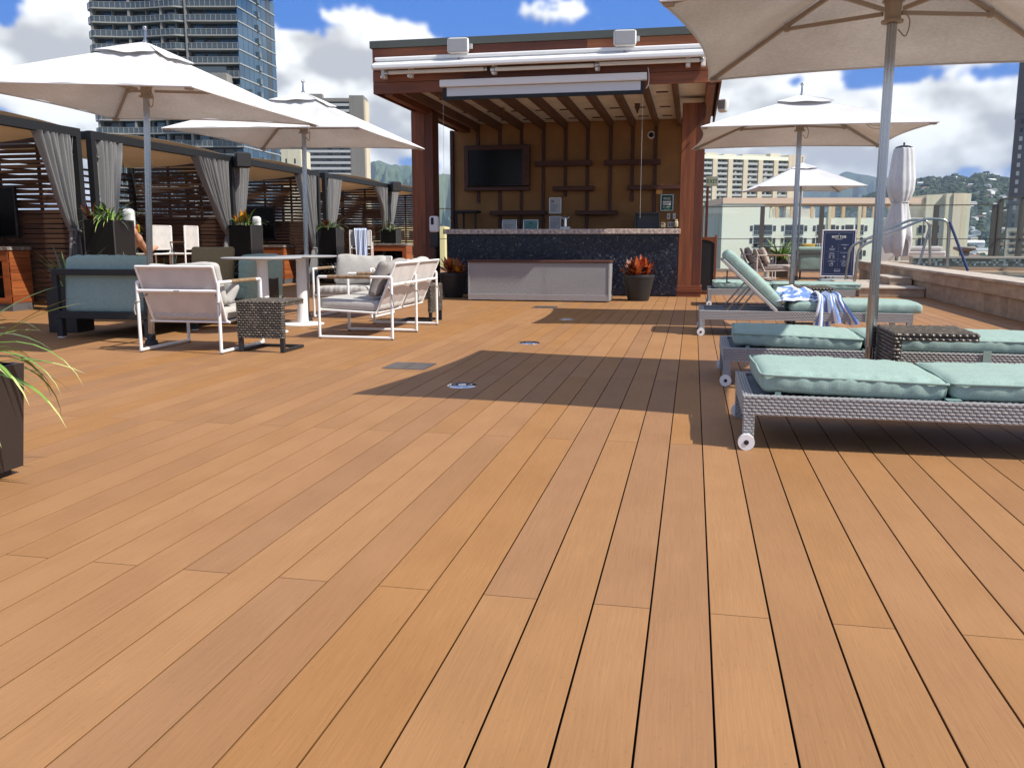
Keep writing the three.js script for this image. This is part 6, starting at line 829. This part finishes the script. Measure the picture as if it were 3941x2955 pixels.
{ const t = thing('hanging_towel', 'blue and white striped towel over the back of a bar chair in the third cabana', 'towel', [-7.335, 0, -18.71], 0.3); part(t, 'cloth', sheet((u, v) => { const s = v * 1.25, top = 1.135, over = s < 0.5 ? -1 : 1; const y = s < 0.46 ? top - (0.46 - s) * 1.0 : s < 0.54 ? top + 0.012 * Math.sin((s - 0.46) / 0.08 * Math.PI) : top - (s - 0.54) * 0.85; return [lerp(-0.13, 0.15, u) * (1 - 0.12 * (top - y)) + 0.04 * (top - y), y - 0.05 * u * (s > 0.6 ? 1 : 0), lerp(-0.022, 0.028, sstep(0.44, 0.56, s)) + (s > 0.54 ? 0.022 * Math.sin(u * 15 + s * 3) * (top - y + 0.2) + 0.015 : -0.01)]; }, 40, 50, 0.005), towelMat2); }
/* seated person, mostly hidden behind the first tall planter, feet up on a chair */
{
  const t = thing('person', 'person in dark clothes seated behind the first tall planter, bare leg stretched to a chair', 'person', [0, 0, 0]);
  const field = (bones, x0, y0, z0, size, res, k = 0.03) => { const mc = new MarchingCubes(res, new THREE.MeshBasicMaterial(), false, false, 120000); mc.isolation = 0; const half = size / 2, f = mc.field; for (let zi = 0; zi < res; zi++) for (let yi = 0; yi < res; yi++) for (let xi = 0; xi < res; xi++) { const px = x0 + (xi - res / 2) / (res / 2) * half, py = y0 + (yi - res / 2) / (res / 2) * half, pz = z0 + (zi - res / 2) / (res / 2) * half; let d = 1e9; for (const b of bones) { const [A, B, ra, rb_, sx = 1] = b, ax = B[0] - A[0], ay = B[1] - A[1], az = B[2] - A[2], qx = px - A[0], qy = py - A[1], qz = pz - A[2], L = ax * ax + ay * ay + az * az || 1e-6, h = clamp((qx * ax + qy * ay + qz * az) / L), dd = Math.hypot((qx - ax * h) / sx, qy - ay * h, qz - az * h) - lerp(ra, rb_, h); const m = Math.max(k - Math.abs(d - dd), 0) / k; d = Math.min(d, dd) - m * m * k * 0.25; } f[xi + yi * res + zi * res * res] = -d; } mc.update(); const n = mc.count; const pos = mc.positionArray.slice(0, n * 3), nor = mc.normalArray.slice(0, n * 3); for (let i = 0; i < n; i++) { pos[i * 3] = x0 + pos[i * 3] * half; pos[i * 3 + 1] = y0 + pos[i * 3 + 1] * half; pos[i * 3 + 2] = z0 + pos[i * 3 + 2] * half; } const g = new THREE.BufferGeometry(); g.setAttribute('position', new THREE.BufferAttribute(new Float32Array(pos), 3)); g.setAttribute('normal', new THREE.BufferAttribute(new Float32Array(nor), 3)); return clean(g); };
  // seated facing the open front, hip on the bar chair, one calf crossing to the next chair's seat
  const hip = [-8.02, 0.80, -10.78], kneeR = [-7.56, 1.02, -10.82], ankR = [-7.62, 0.735, -11.22], toeR = [-7.60, 0.80, -11.42], kneeL = [-7.66, 0.88, -10.98], ankL = [-7.74, 0.46, -10.92], toeL = [-7.58, 0.42, -10.96], ch = [-8.34, 1.14, -10.74], nk = [-8.42, 1.27, -10.74], hd = [-8.45, 1.41, -10.76], shR = [-8.36, 1.20, -10.58], shL = [-8.36, 1.20, -10.91], elR = [-8.14, 0.98, -10.56], haR = [-7.92, 0.98, -10.66], elL = [-8.14, 0.98, -10.98], haL = [-7.92, 0.96, -10.92];
  const skin = mat([0.50, 0.27, 0.17], 0.55);
  const hand = (h, s) => [[h, [h[0] + 0.06, h[1] - 0.005, h[2]], 0.028, 0.026, 1], ...[-0.027, -0.009, 0.009, 0.027].map((o, i) => [[h[0] + 0.07, h[1] - 0.008, h[2] + o], [h[0] + 0.125 + (i === 1 || i === 2 ? 0.015 : 0), h[1] - 0.03, h[2] + o * 1.2], 0.0095, 0.008]), [[h[0] + 0.02, h[1], h[2] + s * 0.026], [h[0] + 0.065, h[1] - 0.01, h[2] + s * 0.055], 0.012, 0.009]];
  part(t, 'body', field([[hip, ch, 0.125, 0.13], [ch, nk, 0.11, 0.055], [nk, hd, 0.052, 0.055], [[hd[0] + 0.02, hd[1] - 0.02, hd[2]], [hd[0], hd[1] + 0.05, hd[2]], 0.078, 0.088], [[hd[0] + 0.075, hd[1] - 0.055, hd[2]], [hd[0] + 0.06, hd[1] - 0.05, hd[2]], 0.032, 0.03], [[hd[0] + 0.092, hd[1], hd[2]], [hd[0] + 0.108, hd[1] - 0.02, hd[2]], 0.012, 0.015], [[hd[0], hd[1], hd[2] - 0.085], [hd[0], hd[1] + 0.02, hd[2] - 0.087], 0.016, 0.018], [[hd[0], hd[1], hd[2] + 0.085], [hd[0], hd[1] + 0.02, hd[2] + 0.087], 0.016, 0.018], [shL, shR, 0.065, 0.065], [shR, elR, 0.052, 0.042], [elR, haR, 0.041, 0.027], [shL, elL, 0.052, 0.042], [elL, haL, 0.041, 0.027], ...hand(haR, -1), ...hand(haL, 1), [[hip[0], hip[1], hip[2] + 0.08], kneeR, 0.090, 0.060], [kneeR, [lerp(kneeR[0], ankR[0], 0.35), lerp(kneeR[1], ankR[1], 0.35), lerp(kneeR[2], ankR[2], 0.35)], 0.056, 0.060], [[lerp(kneeR[0], ankR[0], 0.35), lerp(kneeR[1], ankR[1], 0.35), lerp(kneeR[2], ankR[2], 0.35)], ankR, 0.058, 0.036], [ankR, toeR, 0.036, 0.026], [[hip[0], hip[1], hip[2] - 0.08], kneeL, 0.090, 0.060], [kneeL, ankL, 0.058, 0.036], [ankL, toeL, 0.036, 0.026]], -8.02, 0.98, -10.95, 1.7, 120, 0.035), skin);
  part(t, 'shirt', field([[[hip[0], hip[1] + 0.04, hip[2]], ch, 0.138, 0.142], [shL, shR, 0.077, 0.077], [shR, [lerp(shR[0], elR[0], 0.6), lerp(shR[1], elR[1], 0.6), lerp(shR[2], elR[2], 0.6)], 0.066, 0.06], [shL, [lerp(shL[0], elL[0], 0.6), lerp(shL[1], elL[1], 0.6), lerp(shL[2], elL[2], 0.6)], 0.066, 0.06]], -8.2, 1.03, -10.75, 0.95, 64, 0.04), mat([0.022, 0.022, 0.026], 0.95)); part(t, 'shorts', field([[hip, [hip[0], hip[1] + 0.06, hip[2]], 0.138, 0.136], [[hip[0], hip[1], hip[2] + 0.08], [lerp(hip[0], kneeR[0], 0.8), lerp(hip[1], kneeR[1], 0.8), lerp(hip[2], kneeR[2], 0.8)], 0.104, 0.086], [[hip[0], hip[1], hip[2] - 0.08], [lerp(hip[0], kneeL[0], 0.8), lerp(hip[1], kneeL[1], 0.8), lerp(hip[2], kneeL[2], 0.8)], 0.104, 0.086]], -7.82, 0.88, -10.82, 0.95, 64, 0.04), mat([0.015, 0.015, 0.017], 0.95));
  part(t, 'hair', field([[[hd[0] - 0.012, hd[1] + 0.055, hd[2]], [hd[0] - 0.03, hd[1] + 0.03, hd[2]], 0.092, 0.086]], -8.45, 1.45, -10.75, 0.34, 40, 0.02), mat([0.02, 0.013, 0.01], 0.8));
}

/* ================= far right corner ================= */
{
  const G = 'taupe armchairs in the far right corner';
  const src = scene.children.filter(o => o.name.startsWith('lounge_armchair'))[1], taupe = mat([0.46, 0.40, 0.35], 0.9, { map: T.linen }), frameT = mat([0.62, 0.57, 0.52], 0.5);
  const mk = (label, x, z, ry) => { const c = copyOf(src, [x, 0, z], ry, label, G); c.traverse(m => { if (m.isMesh) { if (m.material === MT.greyCush || m.material === MT.greyCushDark || m.material === MT.sling) m.material = taupe; else if (m.material === MT.white) m.material = frameT; } }); return c; };
  mk('taupe armchair facing right beside the tall parasol pole, in the far corner', 1.68, -19.45, -Math.PI / 2); mk('taupe armchair facing right behind the other one, nearer the glass screen', 1.45, -20.7, -Math.PI / 2);
  const t = thing('square_table', 'thin grey table with a thick post behind the taupe armchairs', 'table', [1.72, 0, -21.6]); part(t, 'top', rb(0.80, 0.02, 0.8, 0.006, 0.05, 0.735, 0), mat([0.17, 0.18, 0.17], 0.4)); part(t, 'column', cyl(0.06, 0.055, 0.71, 0, 0.015, 0, 24), mat([0.45, 0.42, 0.38], 0.5)); part(t, 'base', cyl(0.24, 0.22, 0.02, 0, 0, 0, 32), mat([0.45, 0.42, 0.38], 0.5)); part(t, 'jar', cyl(0.05, 0.04, 0.05, -0.28, 0.745, 0, 16), MT.black);
  const p = thing('box_planter', 'dark cube planter with a bushy pale green grass in the far right corner', 'planter', [2.06, 0, -22.1]); part(p, 'box', rb(0.42, 0.42, 0.42, 0.008, 0, 0.21, 0), mat([0.05, 0.035, 0.03], 0.5)); part(p, 'soil', box2(-0.19, 0.19, 0.42, 0.424, -0.19, 0.19), MT.soil); tuft(p, 160, 0.40, 0.45, 0.75, 0.02, 1.0, [blades[0], blades[1]], [MT.leafStripe, MT.leafLime, MT.leafGreen, MT.leafStripe], 83, 0.12, 0.9);
  const s = thing('teal_sofa', 'teal sofa in a grey frame with its back to us, beside the hot tub notice', 'sofa', [2.72, 0, -21.25]); const fm = mat([0.10, 0.10, 0.10], 0.6); for (const [x, z] of [[-0.30, 0.2], [0.42, 0.2], [-0.30, -0.4], [0.42, -0.4]]) part(s, 'leg', rb(0.035, 0.20, 0.035, 0.004, x, 0.1, z, 1), MT.black); part(s, 'frame', [rb(0.96, 0.06, 0.75, 0.006, 0.05, 0.215, -0.1), rb(0.07, 0.42, 0.06, 0.006, -0.40, 0.43, 0.24), rb(0.07, 0.42, 0.06, 0.006, 0.50, 0.43, 0.24), rb(0.96, 0.06, 0.06, 0.006, 0.05, 0.60, 0.24)], fm); const b = part(s, 'back_cushion', cushion(0.84, 0.15, 0.50, 521, 0.02), MT.teal); b.rotation.x = Math.PI / 2; b.position.set(0.05, 0.43, 0.16); part(s, 'top_cushion', soft(0.9, 0.12, 0.2, 0.05, 16, 4, 6).translate(0.05, 0.68, 0.16), MT.teal); part(s, 'seat_cushion', soft(0.88, 0.14, 0.56, 0.05, 16, 4, 8).translate(0.05, 0.31, -0.18), MT.teal);
  for (const [x, c, l] of [[-0.18, [0.50, 0.32, 0.08], 'mustard'], [0.12, [0.50, 0.48, 0.45], 'pale patterned'], [0.38, [0.52, 0.46, 0.36], 'cream']]) { const q = thing('scatter_cushion', l + ' cushion showing over the back of the far teal sofa', 'cushion', [2.77 + x, 0.70, -21.2]); part(q, 'cover', soft(0.32, 0.22, 0.12, 0.045, 10, 8, 6, (a, bb, cc) => [a, bb, cc * (0.5 + 0.5 * Math.max(0, 1 - (a / 0.16) ** 2))]), mat(c, 0.95, { map: l.startsWith('pale') ? tex(64, (u, v) => ((u * 6) % 1) < 0.4 ? [0.35, 0.5, 0.65] : [0.95, 0.93, 0.88], 0.3) : T.linen })); part(q, 'piping', tube([[-0.15, -0.1, 0], [0.15, -0.1, 0], [0.15, 0.1, 0], [-0.15, 0.1, 0]], 0.005, 30, 5, true, 0.1), mat(c, 0.95)); }
  // notice board
  const cv = document.createElement('canvas'); cv.width = 460; cv.height = 650; const g = cv.getContext('2d'); g.fillStyle = '#1f2c4d'; g.fillRect(0, 0, 460, 650); g.strokeStyle = '#aab2c4'; g.lineWidth = 3; g.strokeRect(26, 26, 408, 598); g.fillStyle = '#e6e4d6'; g.textAlign = 'center'; g.font = 'bold 50px sans-serif'; g.fillText('HOT TUB', 230, 104); g.font = '12px sans-serif'; g.fillText('THE', 230, 52); g.fillRect(180, 118, 100, 5); g.lineWidth = 2; g.strokeStyle = '#8d96ac'; g.beginPath(); g.moveTo(232, 180); g.lineTo(232, 520); g.moveTo(50, 300); g.lineTo(410, 300); g.moveTo(50, 410); g.lineTo(410, 410); g.stroke();
  g.font = 'bold 26px sans-serif'; g.fillText('4', 140, 236); g.fillText('15', 320, 262); for (const [x, y, w] of [[140, 252, 80], [140, 264, 86], [140, 276, 70], [320, 196, 116], [320, 206, 60], [140, 318, 60], [140, 330, 96], [320, 318, 110], [140, 428, 60], [320, 428, 40], [140, 440, 120], [320, 440, 110]]) { g.fillStyle = '#b8bdca'; g.fillRect(x - w / 2, y, w, 4); } g.strokeStyle = '#dfe1e6'; g.lineWidth = 3; for (const x of [112, 168]) { g.beginPath(); g.arc(x, 358, 8, 0, 7); g.stroke(); g.strokeRect(x - 9, 368, 18, 26); } g.beginPath(); g.moveTo(124, 352); g.lineTo(156, 352); g.stroke(); g.beginPath(); g.moveTo(296, 372); g.lineTo(344, 372); g.moveTo(304, 356); g.lineTo(330, 392); g.moveTo(330, 352); g.lineTo(316, 390); g.stroke(); g.beginPath(); g.arc(320, 484, 26, 0, 7); g.moveTo(302, 466); g.lineTo(338, 502); g.stroke(); g.strokeRect(118, 476, 44, 26); g.beginPath(); g.arc(152, 470, 10, 0, 7); g.stroke(); g.fillStyle = '#8d96ac'; g.font = 'bold 18px sans-serif'; g.strokeRect(190, 556, 80, 22); g.fillRect(186, 584, 88, 6);
  const tx = new THREE.CanvasTexture(cv); tx.colorSpace = THREE.SRGBColorSpace;
  const n = thing('notice_board', 'free-standing navy HOT TUB notice in a rounded silver frame beside the steps', 'notice board', [3.0, 0, -19.6], 0.02), y0 = 0.12, y1 = 1.11, w = 0.345; part(n, 'frame', [rb(0.69, 0.03, 0.03, 0.014, 0, y1 - 0.015, 0), rb(0.69, 0.03, 0.03, 0.014, 0, y0 + 0.015, 0), rb(0.03, y1 - y0 - 0.02, 0.03, 0.014, -w + 0.015, (y0 + y1) / 2, 0), rb(0.03, y1 - y0 - 0.02, 0.03, 0.014, w - 0.015, (y0 + y1) / 2, 0)], mat([0.62, 0.63, 0.68], 0.35)); part(n, 'poster', new THREE.PlaneGeometry(0.64, 0.94).translate(0, (y0 + y1) / 2, 0.008), mat([1, 1, 1], 0.45, { map: tx })); part(n, 'backing', box2(-0.32, 0.32, y0 + 0.02, y1 - 0.02, -0.008, 0.004), MT.blackMetal); for (const x of [-0.22, 0.22]) part(n, 'spring_foot', [cyl(0.025, 0.025, 0.08, x, 0.045, 0, 14), cyl(0.06, 0.035, 0.02, x, 0.04, 0, 18)], MT.blackMetal); part(n, 'water_base', soft(0.72, 0.085, 0.46, 0.04, 14, 4, 10, (x, y, z) => [x, y + (y > 0 ? 0.02 * (1 - (x / 0.36) ** 2) : 0), z]).translate(0, 0.03, 0), mat([0.24, 0.28, 0.30], 0.6));
  // white furniture beyond the tub
  const lo = thing('white_armchair', 'white upholstered armchair with a tall flared back beyond the hot tub corner', 'armchair', [4.55, 0, -22.6]); part(lo, 'back', sheet((u, v) => [lerp(-0.28, 0.28, u) * lerp(0.85, 1.1, v), lerp(0.25, 1.16, v), 0.20 + 0.05 * v], 8, 8, 0.05), MT.white); part(lo, 'seat', rb(0.5, 0.12, 0.5, 0.03, 0, 0.4, -0.05), MT.white); for (const x of [-0.2, 0.2]) part(lo, 'leg', [bar([x, 0, 0.15], [x, 0.35, 0.15], 0.015), bar([x, 0, -0.2], [x, 0.35, -0.2], 0.015)], MT.white);
  const sf = thing('white_love_seat', 'low wide pale armchair seen from behind under the closed parasol', 'armchair', [5.25, 0, -22.2]); part(sf, 'back_sling', [box2(-0.45, 0.45, 0.42, 0.60, 0.20, 0.22)], mat([0.50, 0.44, 0.40], 0.9)); part(sf, 'back_cushion', soft(0.86, 0.16, 0.14, 0.05, 12, 4, 5).translate(0, 0.67, 0.14), MT.greyCush); part(sf, 'frame', [pipe([[-0.47, 0, 0.2], [-0.47, 0.62, 0.2], [-0.47, 0.62, -0.4], [-0.47, 0, -0.4]], 0.014, 0.03), pipe([[0.47, 0, 0.2], [0.47, 0.62, 0.2], [0.47, 0.62, -0.4], [0.47, 0, -0.4]], 0.014, 0.03), bar([-0.47, 0.61, 0.2], [0.47, 0.61, 0.2], 0.014)], MT.white); part(sf, 'seat', rb(0.88, 0.1, 0.6, 0.03, 0, 0.33, -0.1), MT.greyCush);
  for (const [x, z, l] of [[6.3, -22.6, 'right'], [5.55, -23.2, 'left']]) { const b = thing('stone_urn', 'small grey stone pedestal bowl beyond the hot tub, ' + l + ' of two', 'pedestal bowl', [x, 0, z], 0, 'stone pedestal bowls'); part(b, 'bowl', (() => new THREE.LatheGeometry([[0, 0.62], [0.10, 0.60], [0.15, 0.64], [0.24, 0.67], [0.25, 0.72], [0.22, 0.74], [0, 0.74]].map(q => new THREE.Vector2(...q)), 32))(), mat([0.24, 0.23, 0.21], 0.8)); part(b, 'pedestal', (() => new THREE.LatheGeometry([[0, 0], [0.2, 0], [0.2, 0.06], [0.1, 0.14], [0.08, 0.45], [0.12, 0.60], [0, 0.62]].map(q => new THREE.Vector2(...q)), 28))(), mat([0.24, 0.23, 0.21], 0.8)); }
}

renderer.render(scene, camera);
